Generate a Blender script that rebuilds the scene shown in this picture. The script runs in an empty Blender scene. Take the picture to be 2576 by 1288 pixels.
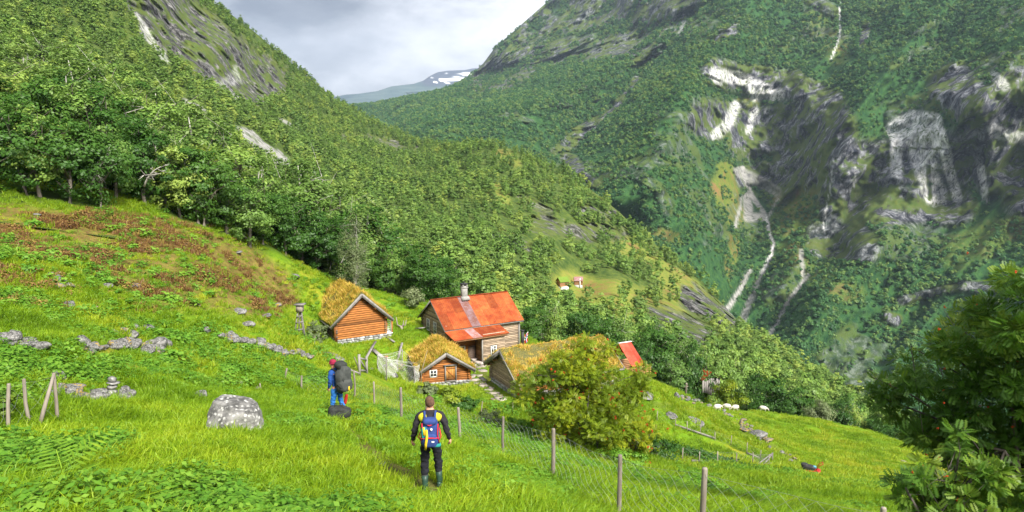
import bpy, math, random
import numpy as np
from mathutils import Vector, Matrix, Euler

rng = np.random.default_rng(7)
random.seed(7)
sc = bpy.context.scene
COL = sc.collection
PITCH = math.radians(8.0)
FOC = 1717.0           # focal length in pixels of a 2576 px wide picture
EXPO = 1.2
HAZE = 5e-5

# ------------------------------------------------------------------ maths
def P(u, v, Y):
    """world point seen at photo position u,v (2576 wide) at forward distance Y"""
    a = (np.asarray(u, float) - 1288) / FOC
    b = (644 - np.asarray(v, float)) / FOC
    dy = math.cos(PITCH) + b * math.sin(PITCH)
    dz = -math.sin(PITCH) + b * math.cos(PITCH)
    k = Y / dy
    return np.stack([a * k, Y + 0 * k, dz * k], -1)

def proj(p):
    p = np.asarray(p, float)
    f = p[..., 1] * math.cos(PITCH) - p[..., 2] * math.sin(PITCH)
    up = p[..., 1] * math.sin(PITCH) + p[..., 2] * math.cos(PITCH)
    f = np.where(f < .05, .05, f)
    return 1288 + FOC * p[..., 0] / f, 644 - FOC * up / f

def _hash(ix, iy, iz, s):
    h = (ix.astype(np.int64) * 374761393 + iy.astype(np.int64) * 668265263 + iz.astype(np.int64) * 1274126177 + s * 974634777) & 0xffffffff
    h = ((h ^ (h >> 13)) * 1103515245) & 0xffffffff
    h = ((h ^ (h >> 16)) * 2246822519) & 0xffffffff
    return ((h ^ (h >> 15)) & 0xffff) / 65535.0

def vnoise(p, s=0):
    p = np.asarray(p, float)
    i = np.floor(p).astype(np.int64); f = p - i
    f = f * f * (3 - 2 * f)
    r = 0
    for dx in (0, 1):
        for dy in (0, 1):
            for dz in (0, 1):
                w = (f[..., 0] if dx else 1 - f[..., 0]) * (f[..., 1] if dy else 1 - f[..., 1]) * (f[..., 2] if dz else 1 - f[..., 2])
                r = r + w * _hash(i[..., 0] + dx, i[..., 1] + dy, i[..., 2] + dz, s)
    return r

def fbm(p, s=0, o=4, g=.5):
    p = np.asarray(p, float); r = 0; a = 1; t = 0
    for k in range(o):
        r = r + a * vnoise(p * 2 ** k + k * 17.3, s + k); t += a; a *= g
    return r / t

def ridged(p, s=0, o=4):
    p = np.asarray(p, float); r = 0; a = 1; t = 0
    for k in range(o):
        r = r + a * (1 - np.abs(2 * vnoise(p * 2 ** k + k * 9.1, s + k) - 1)); t += a; a *= .5
    return r / t

def sstep(a, b, x):
    t = np.clip((x - a) / (b - a), 0, 1); return t * t * (3 - 2 * t)

def xyz2(x, y, s=1.0):
    x = np.asarray(x, float); y = np.asarray(y, float)
    return np.stack([x * s, y * s, 0 * x], -1)

class TPS:
    def __init__(self, pts, vals, lam=1e-3):
        self.p = np.asarray(pts, float); n = len(self.p)
        self.c = self.p.mean(0); self.s = self.p.std()
        q = (self.p - self.c) / self.s
        K = self.k(np.linalg.norm(q[:, None] - q[None], axis=2)) + lam * np.eye(n)
        A = np.zeros((n + 3, n + 3)); A[:n, :n] = K; A[:n, n] = 1; A[:n, n + 1:] = q; A[n, :n] = 1; A[n + 1:, :n] = q.T
        self.w = np.linalg.solve(A, np.concatenate([np.asarray(vals, float), np.zeros(3)])); self.q = q
    def k(self, r): return r * r * np.log(np.maximum(r, 1e-9))
    def __call__(self, x, y):
        x = np.asarray(x, float); sh = x.shape
        q = (np.stack([x.ravel(), np.asarray(y, float).ravel()], -1) - self.c) / self.s
        out = np.empty(len(q)); n = len(self.q)
        for i in range(0, len(q), 20000):
            b = q[i:i + 20000]
            K = self.k(np.linalg.norm(b[:, None] - self.q[None], axis=2))
            out[i:i + 20000] = K @ self.w[:n] + self.w[n] + b @ self.w[n + 1:]
        return out.reshape(sh)

def stroke(u, v, pts, r):
    """1 inside a thick polyline, soft edge"""
    d = np.full(u.shape, 1e9)
    pts = [np.array(p, float) for p in pts]
    if len(pts) == 1: pts = pts * 2
    for a, b in zip(pts[:-1], pts[1:]):
        ab = b[:2] - a[:2]; L = max((ab ** 2).sum(), 1e-6)
        t = np.clip(((u - a[0]) * ab[0] + (v - a[1]) * ab[1]) / L, 0, 1)
        d = np.minimum(d, np.hypot(u - a[0] - t * ab[0], v - a[1] - t * ab[1]))
    return 1 - sstep(r * .7, r * 1.3, d)

# ------------------------------------------------------------------ objects
def tag(o, label=None, cat=None, group=None, kind=None):
    if label: o['label'] = label
    if cat: o['category'] = cat
    if group: o['group'] = group
    if kind: o['kind'] = kind
    return o

def thing(name, label, cat, loc=(0, 0, 0), rz=0, group=None):
    o = bpy.data.objects.new(name, None); COL.objects.link(o)
    o.empty_display_size = .2
    o.location = [float(c) for c in loc]; o.rotation_euler = (0, 0, rz)
    return tag(o, label, cat, group)

def mesh_np(name, V, F, mats=None, parent=None, smooth=False, tint=None, link=True, attrs=None, fm=None):
    """F: list of arrays (n,k)"""
    me = bpy.data.meshes.new(name)
    V = np.asarray(V, np.float32)
    if not isinstance(F, list): F = [F]
    F = [np.asarray(f, np.int32) for f in F if len(f)]
    li = np.concatenate([f.ravel() for f in F]); tot = np.concatenate([np.full(len(f), f.shape[1], np.int32) for f in F])
    me.vertices.add(len(V)); me.vertices.foreach_set('co', V.ravel())
    me.loops.add(len(li)); me.loops.foreach_set('vertex_index', li)
    st = np.concatenate([[0], np.cumsum(tot)[:-1]]).astype(np.int32)
    me.polygons.add(len(tot)); me.polygons.foreach_set('loop_start', st); me.polygons.foreach_set('loop_total', tot)
    if smooth: me.polygons.foreach_set('use_smooth', np.ones(len(tot), bool))
    if mats is not None:
        for m in (mats if isinstance(mats, (list, tuple)) else [mats]): me.materials.append(m)
    if fm is not None: me.polygons.foreach_set('material_index', np.asarray(fm, np.int32))
    if tint is not None:
        a = me.attributes.new('tint', 'FLOAT', 'FACE'); a.data.foreach_set('value', np.asarray(tint, np.float32))
    if attrs:
        for k, d in attrs.items():
            a = me.attributes.new(k, 'FLOAT', 'POINT'); a.data.foreach_set('value', np.asarray(d, np.float32))
    me.update(calc_edges=True); me.validate()
    o = bpy.data.objects.new(name, me)
    if link: COL.objects.link(o)
    if parent: o.parent = parent
    return o

class MB:
    """collects shapes; build() links them as ONE mesh"""
    def __init__(self): self.V = []; self.F = {}; self.n = 0; self.T = {}; self.M = {}
    def add(self, V, F, t=None, m=0):
        V = np.asarray(V, float).reshape(-1, 3)
        for f in F if isinstance(F, list) else [F]:
            f = np.asarray(f, int)
            if not len(f): continue
            k = f.shape[1]
            self.F.setdefault(k, []).append(f + self.n)
            tt = random.random() if t is None else t
            self.T.setdefault(k, []).append(np.full(len(f), tt) if np.isscalar(tt) else np.asarray(tt))
            self.M.setdefault(k, []).append(np.full(len(f), m))
        self.V.append(V); self.n += len(V)
    def box(self, c, s, R=None, t=None, m=0, taper=1.0, jit=0):
        s = np.array(s) / 2
        V = np.array([[x, y, z] for z in (-1, 1) for y in (-1, 1) for x in (-1, 1)], float) * s
        V[4:, :2] *= taper
        if jit: V += (np.random.default_rng(self.n + 3).random(V.shape) - .5) * jit
        if R is not None: V = V @ np.asarray(R).T
        self.add(V + np.array(c), np.array([[0, 2, 3, 1], [4, 5, 7, 6], [0, 1, 5, 4], [2, 6, 7, 3], [0, 4, 6, 2], [1, 3, 7, 5]]), t, m)
    def beam(self, a, b, w, h=None, up=(0, 0, 1), t=None, m=0, taper=1.0):
        a = np.array(a, float); b = np.array(b, float); h = w if h is None else h
        d = b - a; L = np.linalg.norm(d); d = d / L
        up = np.array(up, float)
        if abs(d @ up) > .98: up = np.array([0, 1., 0])
        x = np.cross(d, up); x /= np.linalg.norm(x); y = np.cross(x, d)
        R = np.stack([x, y, d], 1)
        self.box((a + b) / 2, (w, h, L), R, t, m, taper)
    def tube(self, pts, rad, n=6, t=None, m=0, cap=True):
        pts = np.array(pts, float); k = len(pts)
        rad = np.full(k, rad) if np.isscalar(rad) else np.array(rad, float)
        d = np.gradient(pts, axis=0); d /= np.linalg.norm(d, axis=1)[:, None] + 1e-9
        up = np.array([0, 0, 1.]) if abs(d[0, 2]) < .9 else np.array([1., 0, 0])
        ang = np.arange(n) * 2 * math.pi / n; V = []
        for i in range(k):
            x = np.cross(d[i], up); x /= np.linalg.norm(x) + 1e-9; y = np.cross(x, d[i])
            V.append(pts[i] + rad[i] * (np.cos(ang)[:, None] * x + np.sin(ang)[:, None] * y))
        V = np.concatenate(V); F = []
        for i in range(k - 1):
            for j in range(n):
                F.append([i * n + j, i * n + (j + 1) % n, (i + 1) * n + (j + 1) % n, (i + 1) * n + j])
        fs = [np.array(F)]
        if cap: fs += [np.array([list(range(n))[::-1], [(k - 1) * n + j for j in range(n)]])]
        self.add(V, fs, t, m)
    def sell(self, c, r, e=(1, 1), R=None, n=12, t=None, m=0, fn=None):
        """superellipsoid"""
        th = np.linspace(-math.pi / 2, math.pi / 2, n // 2 + 3); ph = np.arange(n * 2) * math.pi / n
        def pw(x, p): return np.sign(x) * np.abs(x) ** p
        T, H = np.meshgrid(th, ph, indexing='ij')
        V = np.stack([pw(np.cos(T), e[0]) * pw(np.cos(H), e[1]), pw(np.cos(T), e[0]) * pw(np.sin(H), e[1]), pw(np.sin(T), e[0])], -1).reshape(-1, 3)
        if fn is not None: V = fn(V)
        V = V * np.array(r)
        if R is not None: V = V @ np.asarray(R).T
        a, b = T.shape
        F = [[i * b + j, i * b + (j + 1) % b, (i + 1) * b + (j + 1) % b, (i + 1) * b + j] for i in range(a - 1) for j in range(b)]
        self.add(V + np.array(c), np.array(F), t, m)
    def build(self, name, mat, parent=None, smooth=False, link=True):
        ks = list(self.F)
        return mesh_np(name, np.concatenate(self.V), [np.concatenate(self.F[k]) for k in ks], mat, parent, smooth,
                       np.concatenate([np.concatenate(self.T[k]) for k in ks]), link, fm=np.concatenate([np.concatenate(self.M[k]) for k in ks]))

def dup(src, loc=None, rz=None, s=None, label=None, group=None):
    def cp(o, par):
        c = o.copy(); COL.objects.link(c)
        if par: c.parent = par
        for ch in o.children: cp(ch, c)
        return c
    r = cp(src, None)
    if loc is not None: r.location = [float(c) for c in loc]
    if rz is not None: r.rotation_euler = (0, 0, rz)
    if s is not None: r.scale = s if hasattr(s, '__len__') else (s, s, s)
    if label: r['label'] = label
    if group: r['group'] = group
    return r

def Rz(a): return np.array([[math.cos(a), -math.sin(a), 0], [math.sin(a), math.cos(a), 0], [0, 0, 1]])
def Rx(a): return np.array([[1, 0, 0], [0, math.cos(a), -math.sin(a)], [0, math.sin(a), math.cos(a)]])
def Ry(a): return np.array([[math.cos(a), 0, math.sin(a)], [0, 1, 0], [-math.sin(a), 0, math.cos(a)]])

# ------------------------------------------------------------------ materials
class NT:
    def __init__(self, name):
        self.m = bpy.data.materials.new(name); self.m.use_nodes = True
        self.t = self.m.node_tree; self.t.nodes.clear()
        self.out = self.t.nodes.new('ShaderNodeOutputMaterial')
    def n(self, typ, ins=None, **props):
        nd = self.t.nodes.new(typ)
        for k, v in props.items(): setattr(nd, k, v)
        for k, v in (ins or {}).items():
            s = nd.inputs[k]
            if isinstance(v, bpy.types.NodeSocket): self.t.links.new(v, s)
            elif isinstance(v, bpy.types.Node): self.t.links.new(v.outputs[0], s)
            else: s.default_value = v
        return nd
    def col(self, c): return (c[0], c[1], c[2], 1)
    def pos(self): return self.n('ShaderNodeNewGeometry').outputs['Position']
    def obj(self): return self.n('ShaderNodeTexCoord').outputs['Object']
    def scale(self, vec, s): return self.n('ShaderNodeVectorMath', {0: vec, 1: s}, operation='MULTIPLY').outputs[0]
    def noise(self, vec, scale, det=4, rough=.55, dist=0.0):
        return self.n('ShaderNodeTexNoise', {'Vector': vec, 'Scale': scale, 'Detail': det, 'Roughness': rough, 'Distortion': dist}).outputs[0]
    def ramp(self, f, stops):
        r = self.n('ShaderNodeValToRGB', {0: f}); e = r.color_ramp.elements
        while len(e) > 1: e.remove(e[-1])
        e[0].position = stops[0][0]; e[0].color = self.col(stops[0][1])
        for p, c in stops[1:]:
            x = e.new(p); x.color = self.col(c)
        return r.outputs[0]
    def mr(self, f, a, b, c=0.0, d=1.0):
        return self.n('ShaderNodeMapRange', {0: f, 1: a, 2: b, 3: c, 4: d}).outputs[0]
    def mix(self, f, a, b, bt='MIX'):
        nd = self.n('ShaderNodeMix', data_type='RGBA', blend_type=bt)
        for i, v in ((0, f), (6, a), (7, b)):
            s = nd.inputs[i]
            if isinstance(v, bpy.types.NodeSocket): self.t.links.new(v, s)
            elif i and not np.isscalar(v): s.default_value = self.col(v)
            else: s.default_value = v
        return nd.outputs[2]
    def math(self, op, a, b=0.0):
        return self.n('ShaderNodeMath', {0: a, 1: b}, operation=op).outputs[0]
    def attr(self, nm): return self.n('ShaderNodeAttribute', attribute_name=nm).outputs['Fac']
    def bump(self, h, st=.3, d=.02):
        return self.n('ShaderNodeBump', {'Height': h, 'Strength': st, 'Distance': d}).outputs[0]
    def bsdf(self, c, rough=.8, normal=None, spec=.3, metal=0):
        ins = {'Base Color': c if isinstance(c, bpy.types.NodeSocket) else self.col(c), 'Roughness': rough, 'Specular IOR Level': spec, 'Metallic': metal}
        if normal is not None: ins['Normal'] = normal
        return self.n('ShaderNodeBsdfPrincipled', ins).outputs[0]
    def done(self, sh):
        self.t.links.new(sh, self.out.inputs[0]); return self.m

def simple(name, c1, c2=None, scale=3, stretch=(1, 1, 1), rough=.8, bump=.3, tint=.5, spec=.3, bd=.02, metal=0, lo=.3, hi=.7):
    t = NT(name); o = t.scale(t.obj(), stretch)
    n = t.noise(o, scale, 5, .6)
    c = t.mix(t.mr(n, lo, hi), c1, c2 if c2 is not None else [k * .6 for k in c1])
    if tint:
        k = t.mr(t.attr('tint'), 0, 1, 1 - tint, 1 + tint)
        c = t.mix(1.0, c, t.n('ShaderNodeCombineXYZ', {0: k, 1: k, 2: k}).outputs[0], 'MULTIPLY')
    return t.done(t.bsdf(c, rough, t.bump(t.noise(o, scale * 3, 3), bump, bd) if bump else None, spec, metal))

def leafmat(name, cols, big=.02, trans=.35, wt=(.45, .3, .25)):
    """cols: dark, mid, light base colours; varies per leaf, per clump, per plant and over the ground"""
    t = NT(name)
    n = t.noise(t.pos(), big, 3)
    r = t.n('ShaderNodeObjectInfo').outputs['Random']
    f = t.math('ADD', t.math('MULTIPLY', t.attr('tint'), wt[0]), t.math('ADD', t.math('MULTIPLY', t.mr(n, .3, .7), wt[1]), t.math('MULTIPLY', r, wt[2])))
    c = t.ramp(f, [(0.08, cols[0]), (.5, cols[1]), (.92, cols[2])])
    d = t.n('ShaderNodeBsdfDiffuse', {0: c}).outputs[0]
    tr = t.n('ShaderNodeBsdfTranslucent', {0: c}).outputs[0]
    g = t.n('ShaderNodeBsdfGlossy', {0: (.5, .5, .5, 1), 1: .5}).outputs[0]
    s = t.n('ShaderNodeMixShader', {0: trans, 1: d, 2: tr}).outputs[0]
    s = t.n('ShaderNodeMixShader', {0: .04, 1: s, 2: g}).outputs[0]
    return t.done(s)

M = {}
M['leaf_birch'] = leafmat('birch_leaves', [(.05, .11, .018), (.13, .23, .045), (.25, .33, .08)])
M['leaf_broad'] = leafmat('broad_leaves', [(.015, .06, .008), (.05, .135, .015), (.11, .22, .03)])
M['leaf_yellow'] = leafmat('yellowing_leaves', [(.05, .11, .01), (.16, .24, .02), (.36, .34, .03)])
M['leaf_rowan'] = leafmat('rowan_leaves', [(.05, .11, .006), (.19, .27, .012), (.50, .48, .02)], big=.5)
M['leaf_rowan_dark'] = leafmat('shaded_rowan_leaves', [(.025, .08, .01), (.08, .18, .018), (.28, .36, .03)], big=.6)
M['leaf_grey'] = leafmat('willow_leaves', [(.08, .12, .05), (.17, .22, .09), (.27, .3, .14)])
M['leaf_mid'] = leafmat('hillside_leaves', [(.065, .15, .03), (.20, .335, .06), (.41, .47, .09)], wt=(.25, .3, .45), big=.012)
M['leaf_far'] = leafmat('far_leaves', [(.02, .085, .035), (.075, .20, .055), (.24, .34, .07)], wt=(.2, .25, .55), big=.006)
M['berry'] = simple('rowan_berries', (.5, .06, .01), (.35, .03, .01), tint=.3, bump=0)
M['grass'] = leafmat('meadow_grass', [(.085, .19, .006), (.20, .35, .010), (.41, .50, .022)], wt=(.3, .5, .2), big=.3, trans=.3)
M['grass_far'] = leafmat('pasture_grass', [(.10, .22, .008), (.23, .36, .012), (.46, .46, .03)], wt=(.3, .5, .2), big=.2, trans=.3)
M['weed'] = leafmat('herb_leaves', [(.05, .16, .012), (.12, .28, .02), (.24, .40, .04)], big=.5)
M['fern'] = leafmat('fern_fronds', [(.10, .22, .015), (.2, .36, .02), (.38, .46, .03)], big=.5)
M['heather'] = leafmat('heather_stems', [(.07, .035, .018), (.19, .095, .035), (.30, .27, .05)], big=.5, trans=.1)
M['straw'] = leafmat('dry_grass', [(.34, .23, .03), (.60, .38, .07), (.75, .55, .16)], big=.6, trans=.25)
M['sodgreen'] = leafmat('roof_grass', [(.17, .23, .02), (.36, .38, .03), (.62, .52, .07)], big=.6, trans=.25)
M['bark'] = simple('bark', (.10, .08, .06), (.2, .18, .15), 6, (1, 1, .3))
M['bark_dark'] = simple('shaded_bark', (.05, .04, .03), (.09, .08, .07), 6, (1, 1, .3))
M['bark_pale'] = simple('pale_birch_bark', (.45, .43, .39), (.2, .18, .15), 4, (1, 1, .4), lo=.45, hi=.75)
M['log'] = simple('golden_log_wood', (.42, .165, .04), (.20, .075, .022), 2.2, (1, 1, 5), tint=.5, bump=.5)
M['log_brown'] = simple('brown_log_wood', (.36, .19, .085), (.2, .10, .05), 2.2, (1, 1, 5), tint=.4, bump=.5)
M['log_grey'] = simple('grey_weathered_log', (.42, .32, .23), (.20, .15, .11), 2.5, (1, 1, 5), tint=.4, bump=.5)
M['log_dark'] = simple('dark_shaded_log', (.07, .05, .04), (.13, .09, .07), 2.5, (1, 1, 5), tint=.4, bump=.5)  # dark log; on the barn's left wall this colour carries the shade
M['board'] = simple('silver_weathered_board', (.29, .27, .255), (.16, .15, .14), 4, (1, 1, 1), tint=.25)
M['post'] = simple('split_wood_post', (.31, .27, .23), (.15, .125, .10), 9, (1, 1, .15), tint=.25)
M['plank'] = simple('golden_plank', (.50, .25, .06), (.33, .15, .04), 3, (3, 3, .4), tint=.25)
M['white'] = simple('white_window_paint', (.8, .81, .78), (.7, .7, .68), 6, tint=0, bump=0)
M['sodedge'] = simple('dark_sod_edge', (.08, .08, .025), (.15, .14, .04), 6, bump=1, bd=.05, tint=.2)
M['concrete'] = simple('chimney_render', (.34, .33, .31), (.2, .2, .19), 4, tint=0)
M['black'] = simple('black_metal', (.02, .02, .02), (.035, .035, .035), 4, tint=0, bump=0, rough=.5)
M['netwire'] = simple('galvanised_wire', (.3, .32, .31), (.22, .24, .24), 4, tint=0, bump=0, rough=.5)
def m_glass():
    t = NT('window_glass'); return t.done(t.bsdf((.03, .035, .04), .08, None, .8))
M['glass'] = m_glass()
def m_rust(name, a, b, c):
    t = NT(name); o = t.obj()
    n = t.noise(o, 1.1, 6, .62); n2 = t.noise(t.scale(o, (1, .3, .3)), 9, 3)
    col = t.mix(t.mr(n, .4, .6), a, b)
    col = t.mix(t.mr(n2, .55, .8), col, c)
    k = t.mr(t.attr('tint'), 0, 1, .6, 1.3)
    col = t.mix(1.0, col, t.n('ShaderNodeCombineXYZ', {0: k, 1: k, 2: k}).outputs[0], 'MULTIPLY')
    return t.done(t.bsdf(col, .6, t.bump(n2, .2, .01), .12))
M['rust'] = m_rust('rusted_sheet', (.27, .05, .016), (.38, .095, .028), (.14, .032, .02))
M['rust_grey'] = m_rust('bare_grey_purple_sheet', (.27, .17, .18), (.22, .10, .08), (.36, .29, .31))
M['sodfar'] = simple('far_green_turf', (.16, .24, .03), (.10, .17, .02))
M['redroof'] = m_rust('red_painted_sheet', (.46, .06, .035), (.52, .10, .06), (.38, .05, .03))
def m_rock(name, base, dark, spot, moss=0.0, sc_=1.0):
    t = NT(name); o = t.obj()
    n = t.noise(o, 2.2 * sc_, 7, .65); n2 = t.noise(o, 9 * sc_, 4, .6)
    v = t.n('ShaderNodeTexVoronoi', {'Vector': o, 'Scale': 7 * sc_}).outputs[0]
    c = t.mix(t.mr(n, .38, .62), dark, base)
    c = t.mix(t.math('MULTIPLY', t.mr(v, .42, .2), t.mr(n2, .42, .55)), c, spot)
    if moss:
        up = t.n('ShaderNodeSeparateXYZ', {0: t.n('ShaderNodeNewGeometry').outputs['Normal']}).outputs[2]
        c = t.mix(t.math('MULTIPLY', t.mr(t.noise(o, 3, 4), .48, .6), moss), c, (.34, .22, .015))
    return t.done(t.bsdf(c, .9, t.bump(n, .8, .06), .2))
M['rock'] = m_rock('lichen_rock', (.27, .265, .255), (.07, .07, .068), (.5, .5, .48))
M['rock_dull'] = m_rock('weathered_rock', (.21, .205, .20), (.05, .05, .048), (.36, .36, .34))
M['rock_moss'] = m_rock('mossy_rock', (.19, .185, .18), (.05, .05, .05), (.32, .32, .3), .8)
M['stone'] = simple('foundation_stone', (.42, .43, .42), (.22, .22, .22), 4, tint=.45, bump=.6)
M['flag'] = simple('path_flagstone', (.42, .36, .32), (.28, .24, .22), 4, tint=.3)

# terrain materials
def m_ground():
    t = NT('meadow_ground'); p = t.pos()
    n1 = t.noise(p, .18, 5, .6); n2 = t.noise(p, 1.3, 6, .65); n3 = t.noise(p, 6, 5, .7)
    g = t.mix(t.mr(n2, .3, .7), (.085, .20, .008), (.20, .32, .015))
    g = t.mix(t.mr(n1, .52, .68), g, (.34, .30, .03))
    g = t.mix(t.mr(n3, .5, .75, 0, .7), g, (.05, .11, .006))
    h = t.mix(t.mr(n2, .35, .65), (.11, .06, .028), (.26, .20, .05))
    h = t.mix(t.mr(n3, .5, .6), h, (.12, .18, .015))
    c = t.mix(t.attr('heather'), g, h)
    c = t.mix(t.attr('dirt'), c, t.mix(n3, (.08, .07, .025), (.15, .15, .04)))
    c = t.mix(t.attr('woods'), c, t.mix(n3, (.02, .05, .008), (.07, .11, .015)))
    return t.done(t.bsdf(c, .95, t.bump(n3, 1, .15), .1))
M['ground'] = m_ground()
def m_hill(name, floor1, floor2, grs1, grs2, rk1, rk2, rk3, s):
    t = NT(name); p = t.pos()
    n1 = t.noise(p, .05 * s, 6, .65); n2 = t.noise(p, .2 * s, 6, .7)
    st = t.noise(t.scale(p, (1, 1, .42)), .13 * s, 10, .8, .15)
    fl = t.mix(t.mr(n2, .35, .65), floor1, floor2)
    gr = t.mix(t.mr(n2, .35, .65), grs1, grs2)
    gr = t.mix(t.mr(n1, .5, .65), gr, (.22, .13, .05))
    vo = lambda q, z: t.n('ShaderNodeTexVoronoi', {'Vector': t.n('ShaderNodeVectorMath', {0: t.scale(p, (1, 1, z)), 1: t.scale(t.n('ShaderNodeTexNoise', {'Vector': p, 'Scale': q * 1.5, 'Detail': 4.0}).outputs[1], (.6 / q,) * 3)}, operation='ADD').outputs[0], 'Scale': q}, feature='DISTANCE_TO_EDGE').outputs[0]
    ck = t.math('MULTIPLY', t.mr(vo(.055 * s, .3), 0, .07, .3, 1), t.mr(vo(.17 * s, .5), 0, .09, .5, 1))
    ckc = t.n('ShaderNodeCombineXYZ', {0: ck, 1: ck, 2: ck}).outputs[0]
    c2 = t.mr(ck, .15, 1, .6, 1); ckp = t.n('ShaderNodeCombineXYZ', {0: c2, 1: c2, 2: c2}).outputs[0]
    rk = t.ramp(st, [(.42, rk1), (.5, rk2), (.58, rk3)])
    ve = t.mix(t.mr(n2, .3, .7), (.11, .13, .02), (.05, .10, .02))
    rk = t.mix(1.0, rk, ckc, 'MULTIPLY')
    rk = t.mix(t.mr(n1, .47, .53, 0, .9), rk, ve)
    c = t.mix(t.attr('grass'), fl, gr)
    c = t.mix(t.attr('rock'), c, rk)
    c = t.mix(t.math('MULTIPLY', t.attr('scree'), t.mr(n2, .32, .45, .35, 1)), c, t.mix(t.mr(n2, .35, .65), (.17, .17, .16), (.40, .395, .375)))
    pf = t.math('MULTIPLY', t.attr('pale'), t.mr(t.noise(t.scale(p, (1, 1, .4)), .3 * s, 7, .75, .8), .4, .54))
    c = t.mix(pf, c, t.mix(1.0, t.mix(t.mr(n2, .35, .6), (.38, .39, .41), (.85, .85, .83)), ckp, 'MULTIPLY'))
    return t.done(t.bsdf(c, .95, t.bump(st, .7, 2.0 / s), .1))
M['hill'] = m_hill('hillside_ground', (.03, .065, .015), (.11, .15, .03), (.14, .20, .03), (.25, .24, .05), (.03, .03, .034), (.09, .09, .09), (.24, .235, .23), 1.6)
M['mount'] = m_hill('mountain_ground', (.012, .05, .02), (.05, .12, .03), (.08, .15, .02), (.18, .19, .035), (.02, .024, .036), (.085, .09, .105), (.27, .28, .30), .6)
def m_dist():
    t = NT('distant_mountain_rock'); p = t.pos()
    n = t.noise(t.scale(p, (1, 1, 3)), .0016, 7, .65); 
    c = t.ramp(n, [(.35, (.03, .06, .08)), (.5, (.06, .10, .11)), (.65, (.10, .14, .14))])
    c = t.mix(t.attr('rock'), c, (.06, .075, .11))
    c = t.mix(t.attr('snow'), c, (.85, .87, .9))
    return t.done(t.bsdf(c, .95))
M['dist'] = m_dist()
# ================================================================== NEAR TERRAIN
def Pz(u, v, Y): return [float(x) for x in P(u, v, Y)]
NC = [Pz(*q) for q in [
    (0, 1288, 8), (640, 1288, 9), (1288, 1288, 10.3), (1900, 1330, 11.5), (2300, 1400, 11.5), (2500, 1420, 13),
    (1392, 1208, 16), (1266, 1165, 19), (1157, 1120, 21.7), (1008, 1066, 24.5), (940, 1026, 29), (890, 1003, 31), (757, 996, 31),
    (1560, 1300, 13.2), (1773, 1380, 11.2), (1085, 1224, 12.1), (852, 1046, 20.4), (580, 1105, 14), (100, 1082, 15),
    (280, 1010, 19), (300, 885, 24), (0, 880, 20), (60, 620, 38), (250, 700, 35), (0, 700, 30), (500, 800, 36), (650, 750, 47),
    (700, 900, 35), (450, 950, 25), (0, 520, 45), (500, 592, 57), (700, 645, 66), (820, 692, 72), (1000, 745, 84), (1100, 780, 92),
    (750, 850, 48), (850, 905, 45), (900, 860, 62), (980, 850, 63), (800, 800, 63),
    (1059, 962, 54), (1181, 968, 54), (1120, 900, 60), (1200, 930, 57), (1190, 900, 62), (1304, 864, 68), (1060, 830, 67),
    (1228, 967, 51), (1301, 1007, 47.3), (1450, 1020, 48), (1590, 950, 55), (1450, 1130, 32), (1350, 1000, 46),
    (1640, 960, 60), (1720, 990, 66), (1850, 1037, 78), (2000, 1062, 80), (2130, 1095, 78), (2300, 1145, 72), (2480, 1205, 64), (2620, 1260, 58),
    (1950, 1100, 62), (1760, 1150, 45), (1900, 1170, 44), (2035, 1190, 44), (1900, 1250, 27), (2200, 1250, 29), (1650, 1100, 42), (2300, 1200, 48), (1700, 1230, 24),
    (1250, 1060, 40)]]
NC += [[0, 0, -1.7], [-8, 2, -1.6], [8, 2, -4.2], [10, 8, -6.8], [-18, 6, -2.2], [-30, 20, -2.8], [20, 12, -10.5], [30, 25, -17],
       [-60, 60, 1], [-70, 30, 4], [-62, 85, -14], [-45, 88, -18], [-28, 95, -24], [-10, 108, -34], [10, 90, -36], [12, 75, -25.5], [4, 82, -24], [10, 112, -45], [30, 112, -55], [32, 92, -42],
       [50, 105, -60], [58, 82, -50], [66, 62, -47], [62, 45, -38]]
NC = np.array(NC)
# remove control points that sit on top of one another
gtps = TPS(NC[:, :2], NC[:, 2], 2e-3)
def bumps(x, y):
    return (fbm(xyz2(x, y, .45), 3, 4) - .5) * .55 + (fbm(xyz2(x, y, .12), 9, 3) - .5) * 1.0 * sstep(14, 30, y)
PADS = [(1121, 961, 56, 3.0, -.45, 0, 1.2), (1235, 885, 64, 4.5, -1.0, 1.5, 1.5), (1262, 985, 49, 2.6, -.25, 0, .5), (1301, 1003, 47.6, 2.2, -.2, 0, 0), (909, 850, 62, 2.6, -.3, 0, 1), (1085, 1224, 12.1, .8, -.04, 0, 0), (852, 1044, 20.4, .8, -.04, 0, 0)]
PADS = [(*[float(c) for c in P(u, v, Y_) + np.array([ox, oy, dz])], r) for (u, v, Y_, r, dz, ox, oy) in PADS]
def gz(x, y):
    x = np.asarray(x, float); y = np.asarray(y, float)
    z = gtps(x, y) + bumps(x, y)
    for (px, py, pz, r) in PADS:
        w = 1 - sstep(r, r * 1.8, np.hypot(x - px, y - py)); z = z * (1 - w) + pz * w
    return z
def gzf(x, y): return float(gz(np.array([x]), np.array([y]))[0])

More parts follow.
